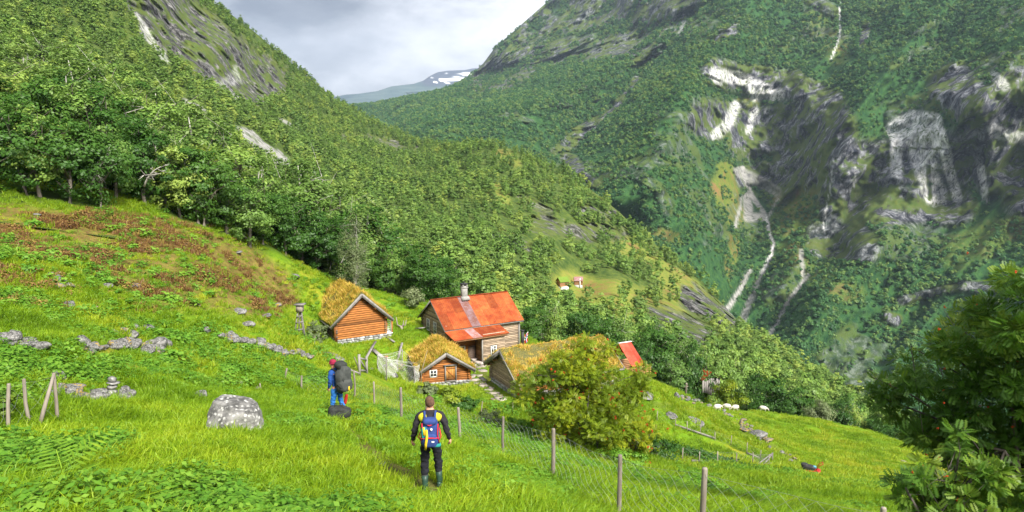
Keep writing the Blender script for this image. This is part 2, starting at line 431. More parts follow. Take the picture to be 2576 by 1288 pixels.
# fast lookup grid
GX = np.arange(-110, 90.1, .5); GY = np.arange(-14, 125.1, .5)
_gx, _gy = np.meshgrid(GX, GY)
GZ = gz(_gx, _gy)
def gq(x, y):
    x = np.clip((np.asarray(x, float) - GX[0]) / .5, 0, len(GX) - 2.001); y = np.clip((np.asarray(y, float) - GY[0]) / .5, 0, len(GY) - 2.001)
    i = x.astype(int); j = y.astype(int); fx = x - i; fy = y - j
    return GZ[j, i] * (1 - fx) * (1 - fy) + GZ[j, i + 1] * fx * (1 - fy) + GZ[j + 1, i] * (1 - fx) * fy + GZ[j + 1, i + 1] * fx * fy
def hit(u, v, y0=4, y1=110):
    """where the view ray through u,v first meets the near ground"""
    Y = np.arange(y0, y1, .2); p = P(u, v, Y); g = gq(p[:, 0], p[:, 1])
    b = np.nonzero(p[:, 2] <= g)[0]
    if not len(b): return None
    k = b[0]; return Vector((float(p[k, 0]), float(p[k, 1]), float(g[k])))

# mesh
ys = np.concatenate([-np.linspace(12, 0, 8, endpoint=False), np.exp(np.linspace(math.log(1.0), math.log(122), 420))])
xs = np.linspace(-1, 1, 460)
X = np.empty((len(ys), len(xs))); Y = np.repeat(ys[:, None], len(xs), 1)
for i, y in enumerate(ys):
    w = 14 + 1.0 * max(y, 0); X[i] = np.clip(xs * w, -108, 88)
Z = gz(X, Y)
U, VV = proj(np.stack([X, Y, Z], -1))
wu = U + (fbm(np.stack([X, Y, 0 * X], -1) * .35, 31) - .5) * 90; wv = VV + (fbm(np.stack([X, Y, 0 * X], -1) * .35, 37) - .5) * 60
inn = (Y > 4)
heather = np.maximum.reduce([stroke(wu, wv, [(-60, 585), (220, 600), (480, 640), (660, 720)], 74), stroke(wu, wv, [(-80, 690), (160, 720), (330, 720), (560, 740)], 55) * .8,
                             stroke(wu, wv, [(-50, 800), (150, 800), (300, 840)], 40) * .7]) * inn * (Y > 18)
dirt = np.maximum.reduce([stroke(U, VV, [(1150, 1300), (1110, 1262), (1085, 1225), (1010, 1190), (910, 1130), (872, 1070), (862, 1040)], 22) * .95, stroke(U, VV, [(1190, 900), (1215, 940), (1245, 990)], 12) * .7,
                          stroke(wu, wv, [(1640, 1010), (1760, 1040), (1900, 1100), (2010, 1170)], 12) * .5]) * inn
woods = sstep(-2, 4, np.maximum(Y - (46 + (X + 34) * 1.9), -9e9)) * (X < 12) * (Y > 40) + (Y > 84) * (X > 10)
woods = np.clip(woods, 0, 1)
n0, n1 = X.shape
idx = np.arange(n0 * n1).reshape(n0, n1)
F = np.stack([idx[:-1, :-1], idx[:-1, 1:], idx[1:, 1:], idx[1:, :-1]], -1).reshape(-1, 4)
g = mesh_np('ground', np.stack([X, Y, Z], -1).reshape(-1, 3), F, M['ground'], smooth=True,
            attrs={'heather': heather.ravel(), 'dirt': dirt.ravel(), 'woods': woods.ravel()})
tag(g, 'grassy meadow slope running down to the farm', kind='structure')

# ================================================================== HILL SHEETS
def sheet(name, ctrl, us, vtop, vbot, nv, mat, mask, disp, back, label, gapskirt=None, warp=8):
    """a hillside surface with its own distances; ctrl = (u,v,distance)"""
    c = np.array(ctrl, float)
    tps = TPS(c[:, :2], np.log(c[:, 2]), 1e-3)
    t = np.linspace(0, 1, nv)
    Ug = np.repeat(us[None], nv, 0); vt = vtop(us); vb = vbot(us)
    Vg = vt[None] + (vb - vt)[None] * t[:, None]
    D = np.exp(np.clip(tps(Ug, Vg), math.log(c[:, 2].min() * .75), math.log(c[:, 2].max() * 1.2)))
    pos = P(Ug, Vg, D)
    wu = Ug + (fbm(pos / D.mean() * 22, 51) - .5) * warp * 5; wv = Vg + (fbm(pos / D.mean() * 22, 57) - .5) * warp * 5
    ms = mask(wu, wv, Ug, Vg, pos, D)
    k = disp(wu, wv, Ug, Vg, pos, D, ms)                # metres towards/away along the view ray
    edge = sstep(0, .03, np.repeat(t[:, None], len(us), 1))
    D2 = D * (1 + k / D * edge)
    pos = P(Ug, Vg, D2)
    vis = pos.copy()
    # the far side of the ridge falls away
    rows = []
    top = pos[0]
    for j, (dy, dz) in enumerate(back):
        r = top.copy(); r[:, :2] *= (1 + dy); r[:, 2] -= dz; rows.append(r)
    full = np.concatenate([np.stack(rows[::-1]), pos], 0)
    m2 = {q: np.concatenate([np.repeat(a[:1], len(back), 0), a], 0) for q, a in ms.items()}
    n0, n1 = full.shape[:2]; idx = np.arange(n0 * n1).reshape(n0, n1)
    F = np.stack([idx[:-1, :-1], idx[1:, :-1], idx[1:, 1:], idx[:-1, 1:]], -1).reshape(-1, 4)
    o = mesh_np(name, full.reshape(-1, 3), F, mat, smooth=False if 'x' in name else True, attrs={q: a.ravel() for q, a in m2.items()})
    tag(o, label, kind='structure')
    return vis, ms, Ug, Vg

def poly(pts):
    a = np.array(pts, float); return lambda x: np.interp(x, a[:, 0], a[:, 1])

# --- the middle hillside: left mountain flank, knoll, far farm clearing
MC = [(0, 470, 58), (0, 300, 115), (0, 150, 175), (0, 0, 250), (0, -200, 330), (-300, 0, 200), (-300, 400, 70), (-300, 200, 120), (-200, 520, 46),
      (120, 510, 56), (250, 450, 82), (250, 300, 145), (250, 150, 230), (250, 0, 320), (250, -150, 360), (400, 500, 80),
      (450, 450, 118), (450, 300, 215), (450, 200, 300), (430, 100, 355), (400, 20, 375), (520, 0, 560), (560, 100, 450), (600, 200, 420), (650, 245, 430), (700, 132, 620),
      (840, 247, 700), (960, 312, 740), (1100, 365, 640), (1020, 345, 700), (560, 560, 90), (600, 450, 170), (620, 340, 270),
      (700, 300, 400), (700, 400, 290), (700, 500, 190), (700, 600, 115), (820, 640, 108),
      (900, 350, 520), (900, 420, 390), (900, 500, 270), (900, 600, 170), (900, 700, 112),
      (1100, 420, 470), (1100, 500, 340), (1100, 600, 220), (1100, 700, 145), (1100, 800, 104),
      (1180, 368, 520), (1280, 375, 490), (1280, 450, 400), (1300, 550, 310), (1300, 650, 220), (1300, 750, 150), (1300, 860, 104),
      (1420, 432, 450), (1440, 550, 350), (1440, 620, 300), (1440, 690, 268), (1450, 735, 250), (1440, 780, 200), (1440, 850, 125), (1520, 503, 440),
      (1600, 580, 420), (1600, 650, 350), (1560, 710, 262), (1600, 750, 250), (1600, 850, 150), (1600, 930, 102),
      (1680, 640, 410), (1760, 702, 390), (1750, 780, 290), (1750, 860, 185), (1750, 940, 112), (1750, 1010, 98),
      (1850, 800, 350), (1900, 845, 330), (1900, 900, 215), (1900, 960, 150), (1900, 1020, 108), (1960, 882, 300),
      (2050, 955, 240), (2050, 1020, 150), (2150, 1020, 190), (2150, 1090, 120), (2300, 1090, 150), (2300, 1140, 112), (2500, 1170, 130), (2500, 1240, 96), (2700, 1260, 110), (2700, 1330, 85)]
mtop = poly([(-300, -260), (200, -260), (420, -110), (520, 0), (580, 35), (640, 80), (700, 132), (760, 182), (840, 247), (900, 282), (960, 312), (1020, 340), (1080, 360), (1130, 372), (1180, 368), (1240, 366), (1280, 372), (1340, 392), (1420, 432), (1470, 465),
             (1520, 503), (1560, 535), (1600, 575), (1680, 638), (1760, 702), (1850, 800), (1900, 845), (1960, 885), (2050, 958), (2100, 990), (2200, 1040), (2300, 1095), (2500, 1175), (2750, 1280)])
mbot = poly([(-300, 560), (0, 560), (300, 600), (560, 650), (820, 740), (1100, 850), (1300, 900), (1600, 980), (1750, 1040), (1900, 1060), (2150, 1130), (2300, 1180), (2500, 1270), (2750, 1370)])
def mmask(wu, wv, u, v, p, D):
    S = lambda pts, r: stroke(wu, wv, pts, r)
    mx = lambda *a: np.maximum.reduce(a)
    rock = mx(S([(345, 0), (400, 70), (470, 130), (540, 190), (640, 235)], 38), S([(420, 0), (520, 80), (600, 150), (680, 200)], 45), S([(300, -80), (420, -20)], 50),
              S([(1350, 560), (1430, 580), (1560, 590)], 18) * .9, S([(1460, 530), (1560, 545)], 12), S([(1640, 805), (1700, 818), (1760, 850)], 34), S([(1735, 745), (1790, 780), (1825, 805)], 30),
              S([(1760, 850), (1820, 890)], 12), S([(1250, 590), (1330, 620)], 12), S([(860, 350), (920, 345), (1050, 380)], 8) * .8, S([(1320, 500), (1380, 540)], 10) * .6, S([(1490, 480), (1560, 530)], 8) * .7)
    pale = mx(S([(345, 40), (400, 130), (415, 150)], 9) * .55, S([(590, 175), (600, 195), (560, 210)], 12) * .35)
    scree = mx(S([(465, 265), (520, 305), (600, 350), (720, 412)], 13), S([(560, 325), (640, 340), (700, 390)], 8), S([(570, 235), (650, 290)], 5) * .9, S([(700, 300), (750, 330)], 5) * .8)
    grass = mx(S([(1400, 745), (1440, 715), (1500, 735), (1560, 745)], 38), S([(1580, 620), (1680, 690), (1760, 750)], 26) * .8, S([(1450, 790), (1600, 780), (1700, 770)], 40) * .7, S([(1560, 740), (1680, 740)], 22) * .7, S([(1290, 690), (1330, 710)], 14), S([(1240, 470), (1270, 500)], 18) * .7,
               S([(1260, 390), (1300, 410)], 14) * .6, S([(820, 300), (700, 300)], 5) * .3, S([(1540, 600), (1640, 650)], 14) * .8)
    grass = mx(grass, rock * .5)
    return dict(rock=rock, pale=pale, scree=scree, grass=grass, snow=rock * 0)
def mdisp(wu, wv, u, v, p, D, ms):
    far = sstep(80, 200, D)
    return ((fbm(p * .02, 61, 4) - .5) * 26 * far + (ridged(p * np.array([.03, .03, .03]), 67, 4) - .5) * 34 * ms['rock'] - (ridged(p * .075, 68, 4) - .5) * 10 * ms['rock']) * sstep(110, 300, D)
mvis, mms, mU, mV = sheet('hillside', MC, np.arange(-300, 2741, 5.0), mtop, mbot, 210, M['hill'], mmask, mdisp,
                          [(.02, 2), (.12, 30), (.3, 90)], 'forested hillside and knoll beyond the farm')

# --- the great wall across the valley
RC = [(780, 270, 2700), (850, 262, 2600), (900, 263, 2500), (960, 290, 2100), (1050, 235, 2400), (1190, 182, 2500), (1280, 90, 2500), (1385, 0, 2600), (1500, -110, 2650), (1350, 150, 2250), (1250, 220, 2050), (1450, 130, 2150), (1600, 0, 2200), (1600, 90, 2000),
      (1000, 320, 1700), (1090, 345, 1150), (1100, 372, 1100), (1200, 290, 1450), (1300, 250, 1600), (1330, 320, 1250), (1300, 385, 1000), (1480, 210, 1600), (1480, 300, 1350), (1420, 380, 1150), (1560, 200, 1500), (1700, 60, 1700), (1700, 150, 1450),
      (1500, 400, 1080), (1480, 480, 960), (1600, 300, 1200), (1600, 420, 1000), (1600, 570, 860), (1720, 300, 1080), (1700, 400, 980), (1720, 520, 860), (1700, 640, 780), (1850, 50, 1600), (1850, 160, 1380), (1850, 230, 1330), (1850, 330, 1240), (1870, 420, 1180), (1880, 500, 1120),
      (1780, 480, 940), (1800, 600, 850), (1780, 720, 760), (1880, 600, 980), (1890, 720, 850), (1870, 830, 740), (2000, 0, 1650), (2000, 150, 1350), (2000, 250, 1245), (2020, 350, 1195), (2050, 450, 1080), (2050, 550, 980), (2000, 650, 880), (1990, 800, 740), (1960, 900, 670),
      (2200, -100, 1700), (2200, 50, 1450), (2200, 180, 1200), (2180, 300, 1080), (2200, 420, 1000), (2200, 550, 900), (2200, 700, 790), (2180, 850, 690), (2180, 1000, 610), (2100, 980, 620), (2150, 1080, 570),
      (2400, -100, 1450), (2400, 50, 1200), (2400, 200, 1000), (2350, 300, 960), (2350, 480, 930), (2400, 560, 840), (2400, 700, 740), (2400, 850, 660), (2400, 1000, 590), (2400, 1150, 530),
      (2600, -100, 1250), (2600, 50, 1050), (2600, 200, 880), (2600, 480, 820), (2600, 600, 720), (2600, 800, 620), (2600, 1000, 540), (2600, 1200, 480), (2850, 0, 900), (2850, 400, 700), (2850, 800, 540), (2850, 1200, 430), (2030, 1010, 600), (1200, -100, 2700), (1700, -250, 2300), (2200, -300, 2100), (2800, -300, 1500)]
rtop = poly([(780, 280), (840, 268), (900, 266), (940, 262), (1000, 250), (1060, 238), (1110, 228), (1160, 208), (1190, 184), (1215, 160), (1245, 120), (1285, 85), (1330, 45), (1385, -2), (1430, -60), (1500, -140), (1600, -230), (1800, -300), (2860, -300)])
rbot = poly([(780, 330), (900, 340), (1000, 380), (1100, 420), (1300, 460), (1480, 560), (1600, 660), (1760, 800), (1900, 920), (2000, 1010), (2200, 1120), (2500, 1260), (2860, 1330)])
def rmask(wu, wv, u, v, p, D):
    S = lambda pts, r: stroke(wu, wv, pts, r)
    S0 = lambda pts, r: stroke(u * .7 + wu * .3, v * .7 + wv * .3, pts, r)
    mx = lambda *a: np.maximum.reduce(a)
    rn = sstep(.58, .64, fbm(p * .012, 71, 5))
    rn2 = sstep(.5, .58, ridged(p * np.array([.012, .012, .004]), 75, 5) * .5 + fbm(p * .02, 78, 4) * .5)
    rock = mx(S([(1300, 60), (1400, 20), (1650, 0), (1720, -40)], 60) * (.15 + .75 * rn2), S([(1200, 180), (1300, 140), (1400, 130), (1540, 120), (1640, 90)], 32) * (.2 + .7 * rn2), S([(1190, 220), (1260, 220), (1330, 180)], 18) * .8,
              S([(1800, 180), (1900, 200), (2000, 215), (2080, 260)], 38), S([(1780, 300), (1860, 300), (1950, 320), (1880, 350)], 48), S([(1950, 330), (2080, 300), (2120, 420), (2000, 420)], 60),
              S([(2120, 420), (2200, 420), (2330, 400), (2420, 400)], 66), S([(2400, 220), (2480, 300), (2500, 420)], 66), S([(2560, 250), (2600, 480)], 80), S([(2100, 500), (2250, 520), (2400, 520)], 50),
              S([(2100, 540), (2180, 620), (2060, 600)], 38) * .9, S([(1870, 440), (1930, 430), (1980, 470)], 26), S([(1520, 280), (1400, 380)], 12) * .8, S([(1600, 200), (1500, 320), (1430, 370)], 8), S([(1430, 395), (1500, 470)], 14),
              S([(1700, -20), (1690, 60), (1600, 150)], 14) * .8, S([(2270, 760), (2420, 720), (2576, 740)], 14) * .9, S([(2050, 0), (2100, 30)], 20) * .7, S([(2180, 60), (2160, 110)], 10), S([(1840, 70), (1800, 100)], 12), S([(1620, 440), (1680, 520)], 16) * .5,
              rn * .45)
    for q in [(2470, 760), (2230, 800), (1700, 690)]: rock = mx(rock, S([q, (q[0] + 30, q[1] + 8)], 12))
    pale = mx(S0([(1800, 185), (1870, 200), (1950, 240)], 17), S0([(1960, 235), (1900, 240)], 15) * .9, S0([(1850, 265), (1825, 320), (1800, 340)], 13) * .9, S0([(1900, 280), (1880, 330)], 9) * .9, S0([(2250, 325), (2300, 300), (2350, 310)], 22), S0([(2258, 345), (2256, 435)], 15), S0([(2300, 330), (2322, 400), (2350, 490)], 28), S0([(2365, 330), (2385, 400), (2405, 495)], 13), S0([(2350, 330), (2340, 400)], 22),
              S0([(2470, 420), (2478, 500)], 10) * .7, S0([(2500, 190), (2530, 220)], 12) * .6, S0([(2500, 330), (2576, 350)], 16) * .6, S([(1800, 200), (1880, 190)], 8) * .8, S([(1730, 40), (1700, 80)], 5) * .5)
    pale = pale * (1 - S0([(2340, 420), (2336, 500)], 6)) * (1 - S0([(2250, 372), (2390, 375)], 2.5))
    scree = mx(S0([(1868, 420), (1885, 480), (1925, 545)], 6), S0([(1880, 490), (1882, 545), (1922, 545)], 11), S0([(1865, 490), (1862, 520), (1850, 570)], 3.5), S0([(1925, 545), (1942, 610), (1940, 640), (1915, 690), (1890, 750), (1860, 810)], 5.5), S0([(1895, 745), (1862, 812)], 8),
               S0([(1885, 680), (1860, 730), (1825, 780)], 6.5), S0([(2035, 690), (1990, 750), (1950, 820), (1915, 870)], 5), S0([(2015, 630), (2020, 690)], 6) * .8, S0([(1930, 545), (1955, 500)], 3.5), S0([(1860, 430), (1950, 480)], 14) * .7)
    pale = mx(pale, S0([(1925, 545), (1943, 610), (1938, 640), (1915, 690)], 2.6), S0([(2115, 0), (2112, 90), (2090, 150)], 2.6), S0([(2095, 400), (2090, 470), (2070, 580)], 2.2) * .7, S0([(2155, 420), (2150, 470)], 2.2) * .7)
    grass = mx(S([(1830, 440), (1830, 500), (1850, 540)], 32), S([(1970, 500), (2060, 460)], 40) * .9, S([(1960, 560), (2050, 560)], 30) * .6, S([(1840, 600), (1830, 680)], 14) * .8, S([(1980, 620), (2060, 700), (2150, 740)], 26) * .5, S([(1870, 250), (1900, 260)], 12), S([(2050, 60), (2100, 120)], 34) * .5, S([(1640, 580), (1700, 600)], 16) * .6,
               S([(2560, 560), (2400, 640)], 40) * .4, S([(1960, 900), (2250, 960)], 12) * .3, rock * .45)
    return dict(rock=rock, pale=pale, scree=scree, grass=grass, snow=rock * 0)
CREST = [([(1790, 40), (1620, 180), (1490, 320), (1410, 385)], 40, 120), ([(1950, -60), (1780, 130), (1650, 330), (1560, 480)], 75, -130), ([(1700, 400), (1640, 600)], 50, -50), ([(1900, 250), (1880, 420), (1885, 600), (1850, 800)], 75, 35),
         ([(2330, -50), (2180, 200), (2110, 400)], 85, -110), ([(2230, 250), (2180, 450), (2080, 620)], 40, 25), ([(2600, 60), (2440, 260)], 70, -80), ([(2230, 600), (2090, 760), (1970, 900)], 60, -70), ([(2120, 640), (2030, 700), (1950, 820)], 24, 40),
         ([(1200, 190), (1340, 170), (1560, 120), (1740, 30)], 20, 110), ([(1250, 290), (1450, 210), (1640, 110)], 40, -90), ([(1120, 330), (1330, 300), (1420, 250)], 30, -50), ([(1180, 260), (1330, 220)], 16, 60)]
def rdisp(wu, wv, u, v, p, D, ms):
    q = p.copy()
    big = (ridged(p * np.array([.0035, .0035, .0018]), 83, 4) - .6) * 120
    small = (fbm(p * .014, 87, 4) - .5) * 36
    cl = (ridged(p * np.array([.014, .014, .009]), 89, 5) - .5) * 60 * ms['rock'] * sstep(300, 700, D)
    dg = np.stack([(u * .75 + v * .65) / 70, (-u * .65 + v * .75) / 300, 0 * u], -1); diag = (ridged(dg, 95, 4) - .55) * 95
    f = 0
    for pts, r, amp in CREST:
        d = np.full(u.shape, 1e9)
        for a, b in zip(pts[:-1], pts[1:]):
            a = np.array(a, float); ab = np.array(b, float) - a; t = np.clip(((wu * .5 + u * .5 - a[0]) * ab[0] + (v - a[1]) * ab[1]) / (ab @ ab), 0, 1); d = np.minimum(d, np.hypot(wu * .5 + u * .5 - a[0] - t * ab[0], v - a[1] - t * ab[1]))
        f = f + amp * np.exp(-(d / r) ** 2)
    return -(big * .7 + small * .8 + cl + diag + (ridged(p * .045, 97, 4) - .5) * 20 * ms['rock']) * np.clip(D / 1200, .45, 1.5) + f
rvis, rms, rU, rV = sheet('mountain', RC, np.arange(780, 2861, 4.0), rtop, rbot, 330, M['mount'], rmask, rdisp,
                          [(.02, 10), (.1, 120), (.3, 500)], 'steep dark green mountain wall across the valley')

# --- the distant blue mountain with snow
DC = [(780, 240, 6500), (1000, 215, 6500), (1110, 176, 7400), (1250, 170, 7600), (800, 300, 5000), (1000, 280, 5200), (1250, 250, 5600), (1400, 160, 7600), (1400, 260, 5600)]
dtop = poly([(700, 262), (800, 250), (838, 244), (870, 238), (900, 236), (950, 229), (985, 217), (1040, 211), (1065, 203), (1080, 192), (1100, 182), (1125, 178), (1170, 176), (1190, 172), (1250, 168), (1400, 175)])
def dmask(wu, wv, u, v, p, D):
    w2 = u + (fbm(p * .002, 5) - .5) * 30; v2 = v + (fbm(p * .002, 6) - .5) * 14
    S = lambda pts, r: stroke(w2, v2, pts, r)
    n = sstep(.40, .5, fbm(p * np.array([.003, .003, .008]), 91, 4))
    snow = np.maximum.reduce([S([(1090, 193), (1130, 186)], 2.8), S([(1110, 200), (1150, 198), (1190, 194)], 3.4), S([(1140, 190), (1195, 184)], 3.0), S([(1095, 206), (1100, 208)], 2.5), S([(1150, 209), (1185, 207)], 2.4), S([(1120, 207), (1132, 210)], 2)]) * n
    return dict(rock=stroke(u, v, [(1080, 190), (1250, 180)], 26), snow=snow, grass=snow * 0, pale=snow * 0, scree=snow * 0)
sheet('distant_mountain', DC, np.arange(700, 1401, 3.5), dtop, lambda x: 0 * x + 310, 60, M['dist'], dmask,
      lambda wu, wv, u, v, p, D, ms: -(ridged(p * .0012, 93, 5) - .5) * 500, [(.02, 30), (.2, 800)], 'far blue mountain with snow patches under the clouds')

# valley floor under everything, out to the horizon
vf = MB(); 
R_ = 9000.0
V = np.array([[-R_, -400, -420], [R_, -400, -420], [R_, R_, -420], [-R_, R_, -420]], float)
k = 24; gx_, gy_ = np.meshgrid(np.linspace(-3400, 3400, k), np.linspace(-80, 9800, k))
vz = -430 + 30 * vnoise(xyz2(gx_, gy_, .001)); i_ = np.arange(k * k).reshape(k, k)
tag(mesh_np('valley_floor', np.stack([gx_, gy_, vz], -1).reshape(-1, 3), np.stack([i_[:-1, :-1], i_[:-1, 1:], i_[1:, 1:], i_[1:, :-1]], -1).reshape(-1, 4), M['mount'], smooth=True),
    'dark valley floor far below', kind='structure')

# river glimpse in the valley bottom
def m_water():
    t = NT('river_water'); n = t.noise(t.pos(), .5, 4)
    return t.done(t.bsdf(t.mix(t.mr(n, .5, .62), (.12, .30, .30), (.7, .75, .75)), .25, t.bump(n, .4, .2), .5))
M['water'] = m_water()
rp = [(1985, 925, 500), (2005, 938, 440), (2018, 948, 390), (2030, 960, 350), (2045, 975, 300), (2060, 990, 260)]
L_ = []; 
for j, (u, v, Y_) in enumerate(rp):
    a = P(u - 6, v + 2, Y_); b = P(u + 7, v - 2, Y_ * 1.02); L_ += [a, b]
L_ = np.array(L_); 
rf = np.array([[2 * j, 2 * j + 1, 2 * j + 3, 2 * j + 2] for j in range(len(rp) - 1)])
tag(mesh_np('river', L_, rf, M['water']), 'turquoise white river glimpsed at the valley bottom', kind='structure')
# ================================================================== TREES
def leaves(centers, normals, size, rg, asp=1.6, flat=.35):
    """one rhombus leaf per centre, facing roughly along its normal"""
    n = len(centers)
    nn = normals + (rg.random((n, 3)) - .5) * 1.1 + np.array([0, 0, flat])
    nn /= np.linalg.norm(nn, axis=1)[:, None] + 1e-9
    a = np.cross(nn, rg.random((n, 3)) - .5); a /= np.linalg.norm(a, axis=1)[:, None] + 1e-9
    b = np.cross(nn, a)
    s = (size * (.65 + .7 * rg.random(n)))[:, None]
    V = np.stack([centers - a * s * asp * .5, centers + b * s * .42, centers + a * s * asp * .5, centers - b * s * .42], 1).reshape(-1, 3)
    return V, np.arange(4 * n).reshape(n, 4)

def crown_clumps(seed, R, H, zc, ncl, kind):
    """clump centres and radii inside an uneven crown"""
    rg = np.random.default_rng(seed); C = []; 
    ph = rg.random(8) * 6.28
    while len(C) < ncl:
        d = rg.normal(size=3); d /= np.linalg.norm(d); r = rg.random() ** .38
        az = math.atan2(d[1], d[0])
        lump = 1 + .22 * math.sin(2 * az + ph[0] + 2 * d[2]) + .18 * math.sin(3 * az + ph[1] - 3 * d[2]) + .12 * math.sin(5 * az + ph[2])
        z = d[2] * r
        if kind == 'tall': w = (1 - .35 * z) * .8
        elif kind == 'dome': w = 1.05 - .25 * abs(z)
        else: w = 1
        C.append([d[0] * r * R * lump * w, d[1] * r * R * lump * w, zc + z * H / 2 * (1 + .1 * math.sin(az * 2 + ph[3]))])
    return np.array(C), rg

def make_crown(seed, R, H, zc, ncl, nlf, ls, cr, kind='dome', droop=0.0, asp=1.6):
    C, rg = crown_clumps(seed, R, H, zc, ncl, kind)
    ct = rg.random(ncl)
    k = rg.integers(0, ncl, nlf)
    d = rg.normal(size=(nlf, 3)); d /= np.linalg.norm(d, axis=1)[:, None]
    rad = cr * (.6 + .8 * ct[k]) * rg.random(nlf) ** .5
    sq = np.array([1.25, 1.25, .62 + droop])
    c = C[k] + d * rad[:, None] * sq
    c[:, 2] -= droop * rg.random(nlf) * cr * 1.2
    ax_ = c - np.array([0, 0, zc - H * .12]); ax_ /= np.linalg.norm(ax_, axis=1)[:, None] + 1e-9
    V, F = leaves(c, d * .5 + ax_ * .7, np.full(nlf, ls), rg, asp)
    tint = np.clip(.6 * ct[k] + .4 * rg.random(nlf), 0, 1)
    return V, F, tint, C

def make_trunk(mb, H, r, C, seed, nl=8, lean=0.0, base=-.4):
    rg = np.random.default_rng(seed + 900)
    top = np.array([lean * H, rg.normal() * .05 * H, H])
    def at(t): return np.array([top[0] * t ** 1.3 + .04 * H * math.sin(3 * t + seed), top[1] * t + .03 * H * math.sin(4 * t + 2 * seed), H * t])
    pts = [np.array([0, 0, base])] + [at(t) for t in (.0, .15, .3, .5, .7, .88, 1)]
    mb.tube(pts, [r * 1.25, r * 1.1, r * .9, r * .78, r * .6, r * .42, r * .25, r * .1], 7)
    for j in rg.choice(len(C), min(nl, len(C)), replace=False):
        e = C[j]; t0 = np.clip((e[2] / H) * .75 - .1, .12, .85); a = at(t0)
        mid = (a + e) / 2 + np.array([0, 0, .06 * H]) + rg.normal(size=3) * .03 * H
        rr = r * (1 - t0) * .55 + r * .06
        mb.tube([a, mid, e], [rr, rr * .6, rr * .2], 5)
        for q in range(2):
            mb.tube([mid, mid + (e - mid) * .5 + rg.normal(size=3) * .08 * H, e + rg.normal(size=3) * .12 * H], [rr * .45, rr * .3, rr * .1], 4)

def tree_proto(name, label, cat, seed, H, R, ncl, nlf, ls, cr, mat, bark, kind='dome', droop=0.0, base=.25, r=None, nl=8, asp=1.6):
    t = thing(name, label, cat)
    ch = H * (1 - base); zc = H * base + ch / 2
    V, F, tint, C = make_crown(seed, R, ch, zc, ncl, nlf, ls, cr, kind, droop, asp)
    mesh_np('crown', V, F, mat, t, tint=tint)
    mb = MB(); make_trunk(mb, H * .9, r or H * .022, C, seed, nl); mb.build('trunk', bark, t, True)
    return t

protos = {
    'birch': [tree_proto('birch_tree', 'x', 'tree', s, 8, 1.75, 70, 5200, .15, .55, M['leaf_birch'], M['bark_pale'], 'tall', .15, .14) for s in (1, 2, 3)],
    'broad': [tree_proto('broadleaf_tree', 'x', 'tree', s, 7.5, 2.7, 90, 6200, .17, .62, M['leaf_broad'], M['bark'], 'dome', .05, .08) for s in (11, 12, 13)],
    'alder': [tree_proto('broadleaf_tree', 'x', 'tree', s, 7.5, 2.3, 80, 5200, .16, .58, M['leaf_mid'], M['bark'], 'dome', .1, .08) for s in (21, 22)],
}
for l in protos.values():
    for o in l: o['proto'] = 1

def place_trees(lst, name_label, group):
    pass
used = set()
def tree(kind, loc, s, rz, label, group=None, sx=1.0, i=None):
    l = protos[kind]; i = random.randrange(len(l)) if i is None else i % len(l)
    src = l[i]
    if (kind, i) not in used and s is not None:
        used.add((kind, i)); o = src
        if 'proto' in o: del o['proto']
        o.location = loc; o.rotation_euler = (0, 0, rz); o['label'] = label
        if group: o['group'] = group
        o.scale = (s * sx, s * sx, s)
        return o
    o = dup(src, loc, rz, (s * sx, s * sx, s), label, group)
    if 'proto' in o: del o['proto']
    if not group and 'group' in o: del o['group']
    return o

# tree line above the heather slope (v = foot of the tree in the photo, px = height)
TL = []
edge = [(0, 525), (60, 520), (120, 515), (190, 525), (250, 545), (300, 540), (360, 560), (430, 590), (480, 598), (520, 560), (560, 575), (610, 600), (660, 622), (710, 645), (760, 668), (800, 688), (850, 705), (900, 718), (950, 735), (1000, 748), (1060, 752), (1110, 762)]
n_edge = 0
for row, (dv, dY) in enumerate([(0, 0), (-14, 7), (-30, 16)]):
    for (u, v) in edge:
        u2 = u + random.uniform(-16, 16) + row * 14
        Ye = float(np.interp(u2, [0, 500, 700, 820, 1000, 1100], [47, 59, 68, 74, 82, 88])) + dY + random.uniform(-1, 2)
        x = (u2 - 1288) / FOC * Ye * 1.0
        z = gzf(x, Ye)
        # if the slope sheet stands higher here the tree roots in it
        h = random.uniform(5.5, 8.0) * (1.08 if u2 < 400 else .95) * (1 + .1 * row)
        kind = 'broad' if random.random() < .72 else 'alder'
        tree(kind, (x, Ye, z - .2), h / 7.5, random.uniform(0, 6.28),
             ['dark green broadleaf tree in the front row of the forest edge above the heather slope', 'dark broadleaf tree standing in the second row of the forest edge', 'broadleaf tree rising behind the forest edge on the left'][row],
             ['front row of trees along the forest edge', 'second row of trees along the forest edge', 'third row of trees along the forest edge'][row], sx=random.uniform(.95, 1.25))
# trees below the pasture edge on the right
lower = [(1650, 975, 78, 95), (1690, 985, 76, 100), (1618, 940, 78, 90), (1735, 950, 84, 100), (1780, 940, 92, 95), (1600, 920, 84, 80), (1560, 900, 86, 80), (1850, 960, 98, 90), (1910, 1000, 96, 80), (1940, 1030, 86, 90),
         (1975, 1040, 88, 85), (2000, 1052, 84, 85), (2110, 1080, 84, 80), (2150, 1095, 84, 80), (2200, 1110, 82, 75), (2240, 1125, 80, 70), (2290, 1150, 78, 80), (2350, 1165, 76, 90), (2420, 1190, 72, 90), (2480, 1215, 68, 100), (2540, 1240, 66, 100), (2130, 1060, 96, 80), (2060, 1040, 98, 70), (1890, 1010, 100, 70),
         (1340, 830, 84, 75), (1400, 845, 84, 80), (1460, 850, 84, 90), (1520, 880, 82, 80), (1560, 850, 96, 80), (1370, 790, 100, 60), (1640, 900, 100, 80), (1700, 920, 100, 70), (1500, 830, 100, 60)]
